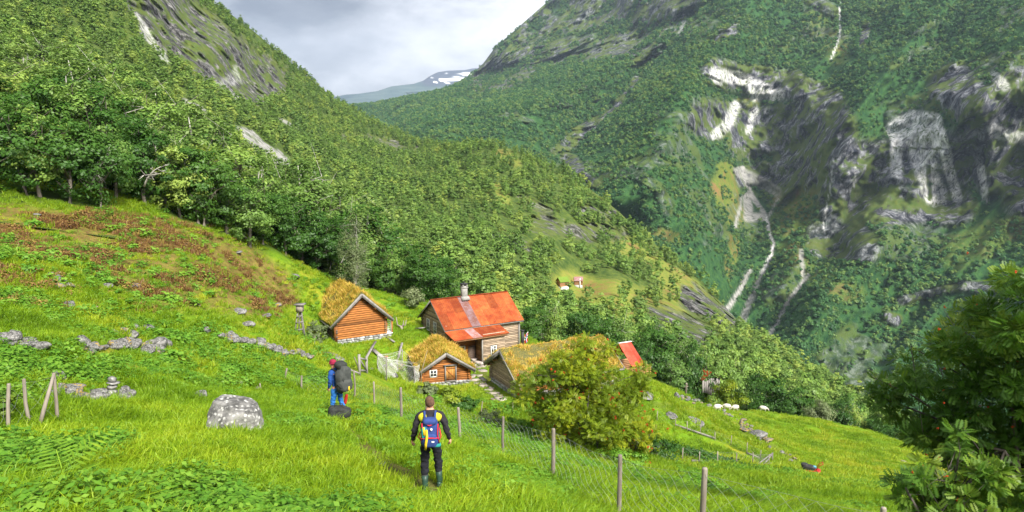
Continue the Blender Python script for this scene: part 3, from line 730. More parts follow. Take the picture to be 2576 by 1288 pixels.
for i, (u, v, Y_, hp) in enumerate(lower):
    x, y, z = [float(c) for c in P(u, v, Y_)]
    z = gzf(x, y) if Y_ < 90 else min(z, gzf(x, y) + 2)
    top = float(P(u, v - hp, Y_)[2]); h = max(top - z, 3.5)
    kind = 'broad' if (i % 3 != 1) else 'alder'
    lab = 'green broadleaf tree in the belt of trees below the pasture' if u > 1830 else ('rounded green tree in the wood behind the sod roofed farmhouse' if u > 1590 else 'tree growing just behind the farm houses')
    tree(kind, (x, y, z - .2), h / 7.5, random.uniform(0, 6.28), lab, lab.replace('tree in', 'trees in').replace('tree growing', 'trees growing'), sx=random.uniform(.9, 1.2) * min(1.25, 4.5 / h * 1.1 + .25))

def single(name, label, cat, u, v, Y_, hp, wp, seed, mat, bark, kind='dome', droop=0, base=.2, ncl=80, nlf=7000, ls=.14, cr=.5, nl=10, z=None, asp=1.6):
    x, y, _ = [float(c) for c in P(u, v, Y_)]
    z = gzf(x, y) if z is None else z
    H = hp / FOC * Y_; R = wp / FOC * Y_ / 2
    t = tree_proto(name, label, cat, seed, H, R * .92, ncl, nlf, ls, cr, mat, bark, kind, droop, base, nl=nl, asp=asp)
    t.location = (x, y, z - .05)
    return t
single('weeping_birch', 'tall birch with drooping pale foliage at the forest edge behind the turf roofed barn', 'tree', 893, 728, 70, 205, 110, 31, M['leaf_grey'], M['bark_pale'], 'tall', .9, .05, 60, 9000, .10, .5)
single('weeping_birch', 'yellowish birch with hanging twigs standing out of the dark forest edge on the left', 'tree', 515, 560, 62, 200, 120, 32, M['leaf_yellow'], M['bark_pale'], 'tall', .9, .05, 50, 7000, .11, .5)
single('broadleaf_tree', 'round dark tree directly behind the gap between the barn and the red roofed farmhouse', 'tree', 1062, 760, 80, 145, 105, 33, M['leaf_broad'], M['bark'], 'dome', .1, .02, 90, 8000, .16, .6)
single('willow_tree', 'pale grey green rounded willow at the edge of the pasture', 'tree', 2060, 1062, 80, 85, 75, 34, M['leaf_grey'], M['bark'], 'dome', .4, .02, 70, 7000, .12, .45)
single('birch_tree', 'light green tree leaning over the ruined shed below the pasture', 'tree', 1830, 1015, 80, 100, 95, 35, M['leaf_rowan'], M['bark'], 'dome', .2, .12, 50, 4500, .14, .5)
single('rowan_bush', 'small leafy bush in front of the turf roofed barn', 'bush', 797, 885, 47, 75, 55, 36, M['leaf_grey'], M['bark'], 'dome', .1, .15, 40, 1500, .11, .22)
single('broadleaf_bush', 'small grey green tree between the barn and the farmhouse', 'bush', 1040, 800, 74, 60, 75, 37, M['leaf_grey'], M['bark'], 'dome', .1, .1, 50, 3000, .12, .4)
single('broadleaf_bush', 'dark round bush by the far farm clearing', 'bush', 1352, 738, 235, 50, 55, 38, M['leaf_broad'], M['bark'], 'dome', .1, .0, 50, 2500, .45, 1.2, z=float(P(1352, 738, 235)[2]) - 1)

def berries(parent, C, n, r, seed):
    rg = np.random.default_rng(seed); mb = MB()
    for j in rg.choice(len(C), n):
        c = C[j] + rg.normal(size=3) * np.array([.45, .45, .3])
        for k in range(7):
            mb.sell(c + rg.normal(size=3) * r * 1.3, (r, r, r), n=4)
    mb.build('berry_clusters', M['berry'], parent)['kind'] = 'stuff'

def pinnate(C, rg, nspray, cr, L, tintc, out=1.0):
    """rowan sprays: each a rib with paired narrow leaflets"""
    n = nspray; k = rg.integers(0, len(C), n)
    d = rg.normal(size=(n, 3)); d /= np.linalg.norm(d, axis=1)[:, None]
    base = C[k] + d * (cr * rg.random(n) ** .5)[:, None] * np.array([1.2, 1.2, .75])
    dr = d * .8 + rg.normal(size=(n, 3)) * .5 + np.array([0, 0, -.15]); dr /= np.linalg.norm(dr, axis=1)[:, None]
    side = np.cross(dr, np.array([0, 0, 1.]) + rg.normal(size=(n, 3)) * .35); side /= np.linalg.norm(side, axis=1)[:, None] + 1e-9
    Vs = []; Ts = []; LL = L * (.7 + .6 * rg.random(n))
    tn = np.clip(.6 * tintc[k] + .4 * rg.random(n), 0, 1)
    for q in range(6):
        for sg in (-1, 1):
            a = base + dr * (LL * (q + .6) / 6)[:, None]
            ln = (LL * (.42 if q not in (0, 5) else .3))[:, None]
            tip = a + (side * sg * .85 + dr * .5 + np.array([0, 0, -.12])) * ln
            m = (a + tip) / 2; w = dr * ln * .25
            Vs.append(np.stack([a, m + w, tip, m - w], 1)); Ts.append(tn)
    V = np.concatenate(Vs).reshape(-1, 3)
    return V, np.arange(len(V)).reshape(-1, 4), np.concatenate(Ts)

def rowan(label, u, v, Y_, hp, wp, seed, mat, nspray, L, ncl, base=.02, nb=60, zc=None, shift=(0, 0)):
    x, y, _ = [float(c) for c in P(u, v, Y_)]; z = gzf(x, y)
    top = float(P(u, v - hp, Y_)[2]); H = top - z; R = wp / FOC * Y_ / 2
    t = thing('rowan_tree', label, 'tree', (x, y, z - .05))
    ch = H * (1 - base)
    C, rg = crown_clumps(seed, R * .9, ch, H * base + ch / 2, ncl, 'dome')
    C[:, 0] += shift[0]
    V, F, tn = pinnate(C, rg, nspray, R * .135, L, rg.random(ncl))
    mesh_np('crown', V, F, mat, t, tint=tn)
    mb = MB(); make_trunk(mb, H * .85, H * .02, C, seed, 26)
    for q in range(4):
        a = q * 1.6; mb.tube([(0, 0, -.3), (.3 * math.cos(a), .3 * math.sin(a), H * .2), (.9 * math.cos(a), .9 * math.sin(a), H * .6)], [.07, .055, .02], 6)
    mb.build('trunk', M['bark_dark'], t, True)
    berries(t, C, nb * 3 // 2, .011 if Y_ < 20 else .024, seed)
    return t
rowan('broad yellow green rowan tree with orange berries in front of the sod roofed farmhouse', 1470, 1128, 33, 275, 360, 41, M['leaf_rowan'], 15000, .215, 170, base=.0, nb=110)
rowan('low spreading branch of rowan scrub at the right foot of the central rowan tree', 1590, 1140, 33, 90, 170, 42, M['leaf_rowan'], 1300, .26, 30, base=.0, nb=30)
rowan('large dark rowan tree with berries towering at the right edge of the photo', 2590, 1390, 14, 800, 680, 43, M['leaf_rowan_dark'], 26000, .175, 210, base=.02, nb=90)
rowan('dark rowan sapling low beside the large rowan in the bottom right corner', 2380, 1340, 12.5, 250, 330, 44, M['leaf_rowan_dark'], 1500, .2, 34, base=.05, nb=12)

# bare dead branches in the forest edge
def snag(u, v, Y_, hp, lean, seed, label):
    x, y, z = [float(c) for c in P(u, v, Y_)]
    rg = np.random.default_rng(seed); H = hp * .62 / FOC * Y_; mb = MB(); y += 1.0
    pts = [np.array([0, 0, 0])]; dirn = np.array([lean, -.15, 1.0])
    for k in range(6):
        dirn = dirn + rg.normal(size=3) * .25 + np.array([lean * .2, 0, -.02 * k]); pts.append(pts[-1] + dirn / np.linalg.norm(dirn) * H / 5)
    mb.tube(pts, [.08, .075, .065, .05, .04, .025, .012], 6)
    for k in range(9):
        i = 2 + k % 4; a = pts[i]; dd = (pts[i + 1] - pts[i]) * .7 + rg.normal(size=3) * H * .12
        mb.tube([a, a + dd * .8, a + dd * 1.6 + rg.normal(size=3) * .2], [.03, .02, .008], 5)
        for q in range(2):
            mb.tube([a + dd, a + dd * 1.5 + rg.normal(size=3) * H * .1], [.03, .008], 4)
    o = mb.build('dead_tree', M['bark_pale'], None, True); o.location = (x, y, z)
    tag(o, label, 'dead tree')
snag(205, 470, 50, 130, .5, 1, 'bleached dead trunk bending right in the forest above the heather')
snag(345, 470, 53, 110, .8, 4, 'dead forked trunk with fine grey twigs in the middle of the left forest')
snag(420, 470, 58, 110, .5, 5, 'thin pale dead stems beside the yellowish birch')

# ------------------------------------------------ forests too many to count
def scatter(name, label, pts, rot, scl, idx, plist, kind='stuff', mat=None):
    """geometry nodes: one object that carries every plant"""
    n = len(pts); me = bpy.data.meshes.new(name); me.vertices.add(n); me.vertices.foreach_set('co', np.asarray(pts, np.float32).ravel())
    for nm, ty, d, key in (('rot', 'FLOAT_VECTOR', rot, 'vector'), ('scl', 'FLOAT_VECTOR', scl, 'vector'), ('idx', 'INT', idx, 'value')):
        a = me.attributes.new(nm, ty, 'POINT'); a.data.foreach_set(key, np.asarray(d, np.float32 if ty != 'INT' else np.int32).ravel())
    o = bpy.data.objects.new(name, me); COL.objects.link(o)
    ng = bpy.data.node_groups.new(name + '_nodes', 'GeometryNodeTree')
    ng.interface.new_socket('Geometry', in_out='INPUT', socket_type='NodeSocketGeometry')
    ng.interface.new_socket('Geometry', in_out='OUTPUT', socket_type='NodeSocketGeometry')
    N = ng.nodes; Lk = ng.links; gi = N.new('NodeGroupInput'); go = N.new('NodeGroupOutput')
    inst = N.new('GeometryNodeInstanceOnPoints'); Lk.new(gi.outputs[0], inst.inputs['Points'])
    jn = N.new('GeometryNodeJoinGeometry')
    for p in plist:
        oi = N.new('GeometryNodeObjectInfo'); oi.inputs['Object'].default_value = p; oi.inputs['As Instance'].default_value = False
        g2 = N.new('GeometryNodeGeometryToInstance'); Lk.new(oi.outputs['Geometry'], g2.inputs[0]); Lk.new(g2.outputs[0], jn.inputs[0])
    Lk.new(jn.outputs[0], inst.inputs['Instance']); inst.inputs['Pick Instance'].default_value = True
    for nm, ty, sk in (('rot', 'FLOAT_VECTOR', 'Rotation'), ('scl', 'FLOAT_VECTOR', 'Scale'), ('idx', 'INT', 'Instance Index')):
        na = N.new('GeometryNodeInputNamedAttribute'); na.data_type = ty; na.inputs[0].default_value = nm
        Lk.new(na.outputs[0], inst.inputs[sk])
    Lk.new(inst.outputs[0], go.inputs[0])
    md = o.modifiers.new('scatter', 'NODES'); md.node_group = ng
    return tag(o, label, kind=kind)

def far_proto(name, seed, H, R, ncl, nlf, ls, cr, mat, kind):
    V, F, tint, C = make_crown(seed, R, H * .96, H * .5, ncl, nlf, ls, cr, kind, .1)
    return mesh_np(name, V, F, mat, None, tint=tint, link=False)
FM = [far_proto('mid_tree_crown', 50 + i, 6.5, (1.7, 2.2, 1.4, 2.5, 1.9)[i], 28, 900, .34, .55, M[('leaf_mid', 'leaf_mid', 'leaf_birch', 'leaf_mid', 'leaf_birch')[i]], ('tall', 'dome', 'tall', 'dome', 'tall')[i]) for i in range(5)]
FR = [far_proto('wall_tree_crown', 70 + i, 7.5, (3.0, 3.8, 2.4, 3.4)[i], 14, 170, 1.15, 1.1, M['leaf_far'], 'dome') for i in range(4)]

def sample(vis, ms, dens, rg, cond=None):
    a = vis[:-1, :-1]; b = vis[:-1, 1:]; c = vis[1:, :-1]; d = vis[1:, 1:]
    area = .5 * (np.linalg.norm(np.cross(b - a, c - a), axis=2) + np.linalg.norm(np.cross(b - d, c - d), axis=2))
    area = np.minimum(area, np.percentile(area, 99))
    lam = area * dens[:-1, :-1]
    n = rg.poisson(lam); ii, jj = np.nonzero(n); rep = n[ii, jj]
    ii = np.repeat(ii, rep); jj = np.repeat(jj, rep); s = rg.random(len(ii)); t = rg.random(len(ii))
    p = a[ii, jj] * ((1 - s) * (1 - t))[:, None] + b[ii, jj] * (s * (1 - t))[:, None] + c[ii, jj] * ((1 - s) * t)[:, None] + d[ii, jj] * (s * t)[:, None]
    return p, ii, jj

rg = np.random.default_rng(99)
den = .055 * (1 - np.clip(mms['rock'] * .85 + mms['scree'] * 1.2 + mms['grass'] * .86 + mms['pale'], 0, 1))
den = den * np.where(fbm(mvis * .03, 101, 3) > .60, .35, 1) * (1 - .3 * stroke(mU, mV, [(1450, 700), (1600, 740), (1760, 800)], 150))
pm, ii, jj = sample(mvis, mms, den, rg)
um, vm = proj(pm)
ok = (um > -120) & (um < 2700) & (vm > -120) & (pm[:, 1] > 60)
# nothing on the far clearing where the two small houses stand
for (cu, cv, r_) in ((1408, 714, 26), (1446, 706, 26), (1470, 722, 30), (1408, 740, 30), (1446, 735, 30), (1500, 725, 24)): ok &= np.hypot(um - cu, vm - cv) > r_
pm = pm[ok]; n = len(pm)
hs = rg.uniform(.55, 1.2, n) * np.where(fbm(pm * .02, 103, 3) > .5, 1.1, .8) * (1 + .45 * (1 - sstep(120, 260, pm[:, 1])) * (um[ok] < 1000))
km = rg.integers(0, 5, n)
# the nearest ones become trees of their own
big = hs / pm[:, 1]; order = np.argsort(-big)[:170]
sel = np.zeros(n, bool); sel[order] = True
def zone(u, v):
    if u < 300: return ('birch standing high in the forest on the far left slope', 'forest trees on the far left slope')
    if u < 650: return ('light green tree in the forest above the heather slope', 'forest trees above the heather slope')
    if u < 1000: return ('forest tree in the hollow left of the red roofed farmhouse', 'forest trees left of the farmhouse')
    if u < 1350: return ('forest tree on the slope above the red roofed farmhouse', 'forest trees above the farmhouse')
    if u < 1700: return ('grey green tree on the slope above the sod roofed farmhouse', 'trees above the sod roofed farmhouse')
    return ('tree on the steep bank beyond the pasture', 'trees on the bank beyond the pasture')
for k in order:
    u_, v_ = [float(q) for q in proj(pm[k])]
    lab, grp = zone(u_, v_)
    near_left = u_ < 300
    kd = 'birch' if rg.random() < .6 else ('alder' if rg.random() < .6 else 'broad')
    tree(kd, tuple(float(q) for q in pm[k] - np.array([0, 0, .3])), float(hs[k]) * .98, float(rg.random() * 6.28), lab, grp, sx=1.15)
scatter('hillside_forest', 'pale green birch forest covering the hillside and knoll', pm[~sel], np.stack([0 * hs, 0 * hs, rg.random(n) * 6.28], -1)[~sel],
        np.stack([hs * rg.uniform(.85, 1.2, n)] * 2 + [hs], -1)[~sel], km[~sel], FM)
print('mid trees', n)
for l in protos.values():            # drop prototypes nobody used
    for o in l:
        if 'proto' in o:
            for c in list(o.children): bpy.data.objects.remove(c)
            bpy.data.objects.remove(o)

den = .036 * (1 - np.clip(rms['rock'] * .8 + rms['scree'] * 1.5 + rms['grass'] * .75 + rms['pale'] * 1.5, 0, 1))
den = den * (.25 + .75 * sstep(.62, .52, fbm(rvis * .012, 111, 3))) * (.35 + .65 * sstep(.36, .5, fbm(rvis * .03, 113, 3)))
pr, ii, jj = sample(rvis, rms, den, rg)
ur, vr = proj(pr); ok = (ur > 780) & (ur < 2640) & (vr > -30) & (vr < 1260); pr = pr[ok]; n = len(pr)
hs = rg.uniform(.5, 1.4, n) * np.clip(pr[:, 1] / 1300, .75, 1.25)
print('wall trees', n)
scatter('mountain_forest', 'dark green forest covering the mountain wall', pr, np.stack([0 * hs, 0 * hs, rg.random(n) * 6.28], -1), np.stack([hs] * 3, -1), rg.integers(0, 4, n), FR)
# ================================================================== BUILDINGS
# local frame: origin at the foot of the near gable's centre, +Y along the ridge, gable faces -Y
def logwall(mb, a, b, z0, z1, lh, rg, ext=.22, cut=None, mid=None, w=.17):
    """stacked logs from a to b (2-D); cut(z) -> (lo,hi) limits along the wall; gaps: list of (s0,s1,z0,z1)"""
    a = np.array(a, float); b = np.array(b, float); L = np.linalg.norm(b - a); d = (b - a) / L
    z = z0; k = 0
    while z < z1 - .02:
        zc = z + lh / 2
        lo, hi = (-ext * rg.uniform(.7, 1.2), L + ext * rg.uniform(.7, 1.2))
        if cut is not None:
            c = cut(zc)
            if c is None: break
            lo, hi = max(lo, c[0]), min(hi, c[1])
        segs = [(lo, hi)]
        for (g0, g1, gz0, gz1) in (mid or []):
            if gz0 < zc < gz1:
                segs = [q for (s0, s1) in segs for q in ((s0, min(s1, g0)), (max(s0, g1), s1)) if q[1] - q[0] > .05]
        for (s0, s1) in segs:
            n = max(2, int((s1 - s0) / .7)); ss = np.linspace(s0, s1, n + 1)
            pts = [np.array([*(a + d * s), zc + .008 * math.sin(s * 3 + k)]) for s in ss]
            # eight sided log squashed to its course height
            T = MB(); T.tube(pts, lh * .53, 8, 0)
            V = np.concatenate(T.V); nrm = np.array([-d[1], d[0], 0])
            off = (V - np.array([a[0], a[1], 0])) @ nrm
            V = V + np.outer(off * (w / lh - 1), nrm) * .8
            mb.add(V, [np.array(f) for f in [np.concatenate(T.F[q]) for q in T.F]], rg.random())
        z += lh; k += 1

def window(parent, c, w, h, rz, cols=2, rows=3, d=.05, mat=None):
    """white casement; rz turns its outward -Y normal"""
    R = Rz(rz); c = np.array(c, float)
    f = MB(); t = .07
    def bx(x, z, sx, sz, y=0, sy=d): f.box(c + R @ np.array([x, y - d / 2, z]), (sx, sy, sz), R, .5)
    bx(-w / 2 + t / 2, 0, t, h); bx(w / 2 - t / 2, 0, t, h); bx(0, h / 2 - t / 2, w - 2 * t, t); bx(0, -h / 2 + t / 2, w - 2 * t, t)
    for i in range(1, cols): bx(-w / 2 + w * i / cols, 0, .045, h - 2 * t, .0, d * .8)
    for i in range(1, rows): bx(0, -h / 2 + h * i / rows, w - 2 * t, .03, .006, d * .6)
    o = f.build('window', M['white'], parent)
    g_ = MB(); g_.box(c + R @ np.array([0, .005, 0]), (w - .02, .02, h - .02), R, .5)
    g_.build('pane', M['glass'], o)
    return o

def stones(mb, a, b, z0, z1, rg, depth=.35, s=.3, nrm=None):
    """dry laid stones along a-b from z0 to z1"""
    a = np.array(a, float); b = np.array(b, float); L = np.linalg.norm(b - a); d = (b - a) / L; nn = np.array([d[1], -d[0]]) if nrm is None else np.array(nrm)
    z = z0
    while z < z1:
        h = s * rg.uniform(.4, .7); x = 0
        while x < L:
            w = s * rg.uniform(.6, 1.6); w = min(w, L - x + .03)
            c = a + d * (x + w / 2) + nn * rg.uniform(-.03, .05)
            R = np.stack([np.array([d[0], d[1], 0]), np.array([-d[1], d[0], 0]), np.array([0, 0, 1])], 1) @ Ry(rg.uniform(-.12, .12))
            mb.sell((c[0], c[1], z + h / 2), (w / 2 * 1.02, depth / 2, h / 2 * 1.05), (.45, .4), R, 4, rg.random())
            x += w
        z += h * .96

def turf(mb, quad, n, rg, hmin, hmax, lean=(0, 0), thick=.012):
    """blades on the roof quad (4 corners a,b,c,d)"""
    a, b, c, d = [np.array(q, float) for q in quad]
    s = rg.random(n); t = rg.random(n)
    p = a * ((1 - s) * (1 - t))[:, None] + b * (s * (1 - t))[:, None] + c * (s * t)[:, None] + d * ((1 - s) * t)[:, None]
    pn = fbm(p * 1.3, 7, 3); h = (hmin + (hmax - hmin) * rg.random(n) ** 1.5) * (.45 + 1.1 * sstep(.35, .65, pn))
    ld = rg.normal(size=(n, 3)) * .35 + np.array([lean[0], lean[1], 0]); ld[:, 2] = 1; ld /= np.linalg.norm(ld, axis=1)[:, None]
    ang = rg.random(n) * 6.28; w = np.stack([np.cos(ang), np.sin(ang), 0 * ang], -1) * (thick * (1 + rg.random(n)))[:, None]
    m = p + ld * (h * .55)[:, None]; tip = p + ld * h[:, None] + np.stack([ld[:, 0], ld[:, 1], -.35 + 0 * h], -1) * (h * .3)[:, None]
    V = np.stack([p - w, p + w, m + w * .8, m - w * .8, tip], 1).reshape(-1, 3); i = np.arange(n) * 5
    tint = np.clip(sstep(.3, .7, fbm(p * .9, 11, 3)) * .7 + rg.random(n) * .4, 0, 1)
    mb.add(V, [np.stack([i, i + 1, i + 2, i + 3], -1)], tint); 
    mb.F.setdefault(3, []).append(np.stack([i + 3, i + 2, i + 4], -1) + mb.n - len(V)); mb.T.setdefault(3, []).append(tint); mb.M.setdefault(3, []).append(np.zeros(n, int))

def gablehouse(name, label, cat, loc, rz, W, L, he, ha, mats, lh=.2, ov=.45, og=.5, sod=True, nblade=9000, gaps_front=None, gaps_right=None, foundation=None, group=None, thick=.2, blade=(.18, .6), seed=1, drop=None, sides='flrb', wallmats=None):
    """drop: how far walls continue below z=0 on stone"""
    rg = np.random.default_rng(seed)
    t = thing(name, label, cat, loc, rz)
    slope = (ha - he) / (W / 2)
    def cut(zc):
        if zc < he: return (-9, 99)
        x = (zc - he) / slope + .06
        return (x, W - x) if W - 2 * x > .2 else None
    m1 = mats if not wallmats else wallmats
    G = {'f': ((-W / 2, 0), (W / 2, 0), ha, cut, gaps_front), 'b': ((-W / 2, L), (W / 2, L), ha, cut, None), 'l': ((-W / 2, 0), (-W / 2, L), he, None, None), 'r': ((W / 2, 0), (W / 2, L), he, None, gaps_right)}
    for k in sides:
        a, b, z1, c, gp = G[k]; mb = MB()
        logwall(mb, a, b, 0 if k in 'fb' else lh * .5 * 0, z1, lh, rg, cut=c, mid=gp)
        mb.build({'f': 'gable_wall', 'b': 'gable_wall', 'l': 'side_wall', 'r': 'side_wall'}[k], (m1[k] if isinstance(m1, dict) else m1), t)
    ex = W / 2 + ov; ze = he - slope * ov; y0, y1 = -og, L + og
    up = .06
    if sod:
        # turf body
        mb = MB()
        for s in (-1, 1):
            A = np.array([[0, y0, ha + up], [0, y1, ha + up], [s * ex, y1, ze + up], [s * ex, y0, ze + up]])
            B = A + np.array([0, 0, thick])
            B[2:, 2] -= thick * .15
            nx, ny = 9, 22
            s_, t_ = np.meshgrid(np.linspace(0, 1, nx), np.linspace(.0, 1, ny))
            top = (B[0][None, None] * ((1 - s_) * (1 - t_))[..., None] + B[3][None, None] * (s_ * (1 - t_))[..., None] + B[1][None, None] * ((1 - s_) * t_)[..., None] + B[2][None, None] * (s_ * t_)[..., None])
            q = (s_ > 0) & (s_ < 1) & (t_ > 0) & (t_ < 1)
            top[..., 2] += (fbm(top * 1.7, 5, 3) - .45) * .28 * q
            idx = np.arange(nx * ny).reshape(ny, nx)
            F = np.stack([idx[:-1, :-1], idx[:-1, 1:], idx[1:, 1:], idx[1:, :-1]], -1).reshape(-1, 4)
            if s < 0: F = F[:, ::-1]
            mb.add(top.reshape(-1, 3), F, .5)
            for (i, j) in ((3, 0), (1, 2), (2, 3)):
                mb.add([A[i], A[j], B[j], B[i]], np.array([[0, 1, 2, 3]]), .4)
            mb.add(A, np.array([[0, 1, 2, 3]]), .2)
        roof = mb.build('turf_roof', M['sodedge'], t)
        for cm, frac, nm in ((M['straw'], .5, 'dry_grass'), (M['sodgreen'], .5, 'green_grass')):
            mb = MB()
            for s in (-1, 1):
                a, b, c, d = [0, y0 + .05, ha + up + thick * .8], [s * (ex + .05), y0 + .05, ze + up + thick * .6], [s * (ex + .05), y1 - .05, ze + up + thick * .6], [0, y1 - .05, ha + up + thick * .8]
                turf(mb, [a, b, c, d], int(nblade * frac / 2), rg, blade[0], blade[1] * (1 if nm[0] == 'd' else .75), thick=.016)
            o = mb.build(nm, cm, roof); o['kind'] = 'stuff'
        # eave log that holds the turf
        mb = MB()
        for s in (-1, 1): mb.tube([(s * (ex + .03), y0, ze + .06), (s * (ex + .03), y1, ze + .06)], .07, 7)
        mb.build('eave_log', M['board'], t)
    # verge boards
    for yy in (y0 - .02, y1 + .02):
        mb = MB()
        for s in (-1, 1):
            mb.beam((0, yy, ha + up + .10), (s * (ex + .08), yy, ze + up + .06), .045, .24, up=(0, 1, 0), t=.5) if False else None
            a = np.array([0.0, yy, ha + up + .09]); b = np.array([s * (ex + .1), yy, ze + up + .05])
            th = math.atan2(b[2] - a[2], b[0] - a[0])
            mb.box((a + b) / 2, (np.linalg.norm(b - a), .05, .2), Ry(-th), .6)
            mb.box((a + b) / 2 + np.array([0, .03 if yy < 0 else -.03, -.16]), (np.linalg.norm(b - a) - .1, .04, .12), Ry(-th), .1)
        mb.build('verge_board', M['board'], t)
    # purlin ends
    mb = MB()
    for s, x in ((0, 0), (-1, W * .28), (1, W * .28), (-1, W * .5), (1, W * .5)):
        zz = ha - slope * x - .12
        mb.tube([(s * x, -og + .06, zz), (s * x, .3, zz)], .085, 8, .7)
    mb.build('purlin', mats if not isinstance(mats, dict) else mats['f'], t)
    if foundation:
        mb = MB()
        for a, b, z0 in foundation: stones(mb, a, b, z0, -.02, rg, s=.34)
        mb.build('stone_foundation', M['stone'], t)
    return t, rg

# ---- turf roofed barn, upper left
x, y, _ = P(909, 850, 62); zb = float(P(909, 847, 62)[2])
barn, rg_ = gablehouse('turf_roofed_barn', 'golden log barn with a shaggy orange grass roof standing highest on the slope', 'barn', (x, y, zb), math.radians(31), 4.7, 6.4, 1.75, 3.95,
                       M['log'], lh=.2, ov=.55, og=.55, nblade=30000, blade=(.15, .5), thick=.32, seed=3, foundation=[((-2.3, 0), (2.9, 0), -.9), ((-2.35, 0), (-2.35, 6.4), -.5), ((2.9, 0), (2.9, 2.5), -1.0)],
                       wallmats={'f': M['log'], 'b': M['log'], 'l': M['log_dark'], 'r': M['log_brown']})  # left wall in darker logs: shade below the turf put into the colour
mb = MB()    # corner gallery on the right
for z in np.arange(.1, 1.3, .2): mb.box((2.75, .35, z), (.5, .09, .06), None, .5)
for xx in (2.5, 3.0): mb.tube([(xx, .1, -.1), (xx, .1, 1.45)], .06, 6)
mb.box((2.75, .3, 0), (.6, .9, .08))
mb.build('gallery_rail', M['white'], barn)
mb = MB(); mb.box((3.05, .05, .75), (.12, .12, 1.6)); mb.box((-2.5, -.16, .7), (.14, .1, 1.7)); mb.box((-2.36, -.16, .7), (.12, .1, 1.7)); mb.build('corner_post', M['log'], barn)

# ---- red roofed farmhouse
ax = math.atan2(-.862, .507)          # ridge runs away to the right
zh = float(P(1220, 885, 66)[2]) - .1
ZR = float(P(1078, 755, 66)[2]); ZE = float(P(1114, 832, 63.2)[2])
house = thing('farmhouse', 'large grey log farmhouse with a rusty red sheet roof and a chimney', 'house', (-8.07 + .862 * .35, 66 + .507 * .35, zh), ax)
W, L = 5.6, 8.1; slope = (ZR - ZE) / 3.3; ha = ZR - zh - .06; he = ha - slope * W / 2
rg_ = np.random.default_rng(5)
def cutm(zc):
    if zc < he: return (-9, 99)
    q = (zc - he) / slope + .06
    return (q, W - q) if W - 2 * q > .2 else None
porch0, porch1, pd = .2, 5.4, 1.75      # lean-to along the front
for nm, a, b, z1, c, gp, mt in (('gable_wall', (-W / 2, 0), (W / 2, 0), ha, cutm, [(1.25, 1.95, 2.0, 3.2), (2.9, 3.6, 2.0, 3.2)], 'log_grey'), ('gable_wall', (-W / 2, L), (W / 2, L), ha, cutm, None, 'log_grey'),
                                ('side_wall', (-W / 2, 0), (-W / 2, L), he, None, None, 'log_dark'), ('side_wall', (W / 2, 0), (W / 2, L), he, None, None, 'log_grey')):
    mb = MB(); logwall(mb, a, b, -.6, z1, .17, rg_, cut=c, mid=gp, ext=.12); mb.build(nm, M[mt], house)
window(house, (-W / 2 + 1.6, -.06, 2.6), .74, 1.2, 0, 2, 3); window(house, (-W / 2 + 3.25, -.06, 2.6), .74, 1.2, 0, 2, 3)
# roof: rusted corrugated panels
def sheets(mb, mg, A, B, C, D, nc, nr, grey=(), corr=5, amp=.012, rgx=rg_):
    """A,B top edge left/right, D,C bottom edge left/right (each panel its own tint)"""
    A, B, C, D = [np.array(q, float) for q in (A, B, C, D)]
    nn = np.cross(B - A, D - A); nn /= np.linalg.norm(nn)
    if nn[2] < 0: nn = -nn
    for i in range(nc):
        for j in range(nr):
            k = corr * 4; ss = np.linspace(i / nc, (i + 1) / nc, k + 1); tt = (j / nr, (j + 1.02) / nr)
            V = []
            for r_, t in enumerate(tt):
                for s in ss: V.append((A * (1 - s) + B * s) * (1 - t) + (D * (1 - s) + C * s) * t + nn * (amp * math.sin((s * nc * corr) * 2 * math.pi) + .012 * (j if r_ == 0 else j + 1.0) + .004 * (i % 2)))
            F = [[q, q + 1, q + k + 2, q + k + 1] for q in range(k)]
            (mg if i in grey else mb).add(V, np.array(F), rgx.random())
    return nn
xe = W / 2 + .5; ye0, ye1 = -.35, L + .35
zr, ze_ = ha + .08, ha + .08 - slope * xe
under = MB()
for s in (-1, 1): under.add([[0, ye0, zr - .05], [0, ye1, zr - .05], [s * xe, ye1, ze_ - .05], [s * xe, ye0, ze_ - .05]], np.array([[0, 1, 2, 3]]), .1)
mb, mg = MB(), MB()
sheets(mb, mg, (0, ye0, zr), (0, ye1, zr), (xe, ye1, ze_), (xe, ye0, ze_), 9, 2, grey=(3,))
sheets(mb, mg, (0, ye0, zr), (0, ye1, zr), (-xe, ye1, ze_), (-xe, ye0, ze_), 9, 2)
mb.box((0, L / 2, zr + .03), (.3, ye1 - ye0, .03), None, .2)
roof = mb.build('sheet_roof', M['rust'], house); mg.build('bare_sheet_strip', M['rust_grey'], roof); under.build('roof_boarding', M['log_dark'], roof)
mb = MB()
for yy in (ye0 + .01, ye1 - .01):
    for s in (-1, 1):
        th = math.atan2(ze_ - zr, s * xe); mb.box((s * xe / 2, yy, (zr + ze_) / 2 - .11), (math.hypot(xe, zr - ze_), .05, .14), Ry(-th), .3)
mb.box((xe - .05, L / 2, ze_ - .12), (.05, ye1 - ye0, .14), None, .3)
mb.build('verge_board', M['board'], house)
# chimney
mb = MB(); yc = 3.3
mb.box((.15, yc, zr + .35), (.5, .55, 1.5)); mb.box((.15, yc, zr + .95), (.62, .66, .1)); mb.box((.3, yc, zr - .12), (.85, .9, .35), None, .6, taper=.75)
for a, b in ((-1, -1), (1, -1), (-1, 1), (1, 1)): mb.box((.15 + a * .22, yc + b * .22, zr + 1.14), (.1, .12, .28))
ch = mb.build('chimney', M['concrete'], house)
mb = MB(); mb.box((.15, yc, zr + 1.31), (.66, .7, .07), None); mb.box((.15, yc, zr + 1.12), (.4, .42, .2)); mb.sell((.15, yc, zr + 1.42), (.07, .07, .13), n=6); mb.build('chimney_cap', M['black'], ch)
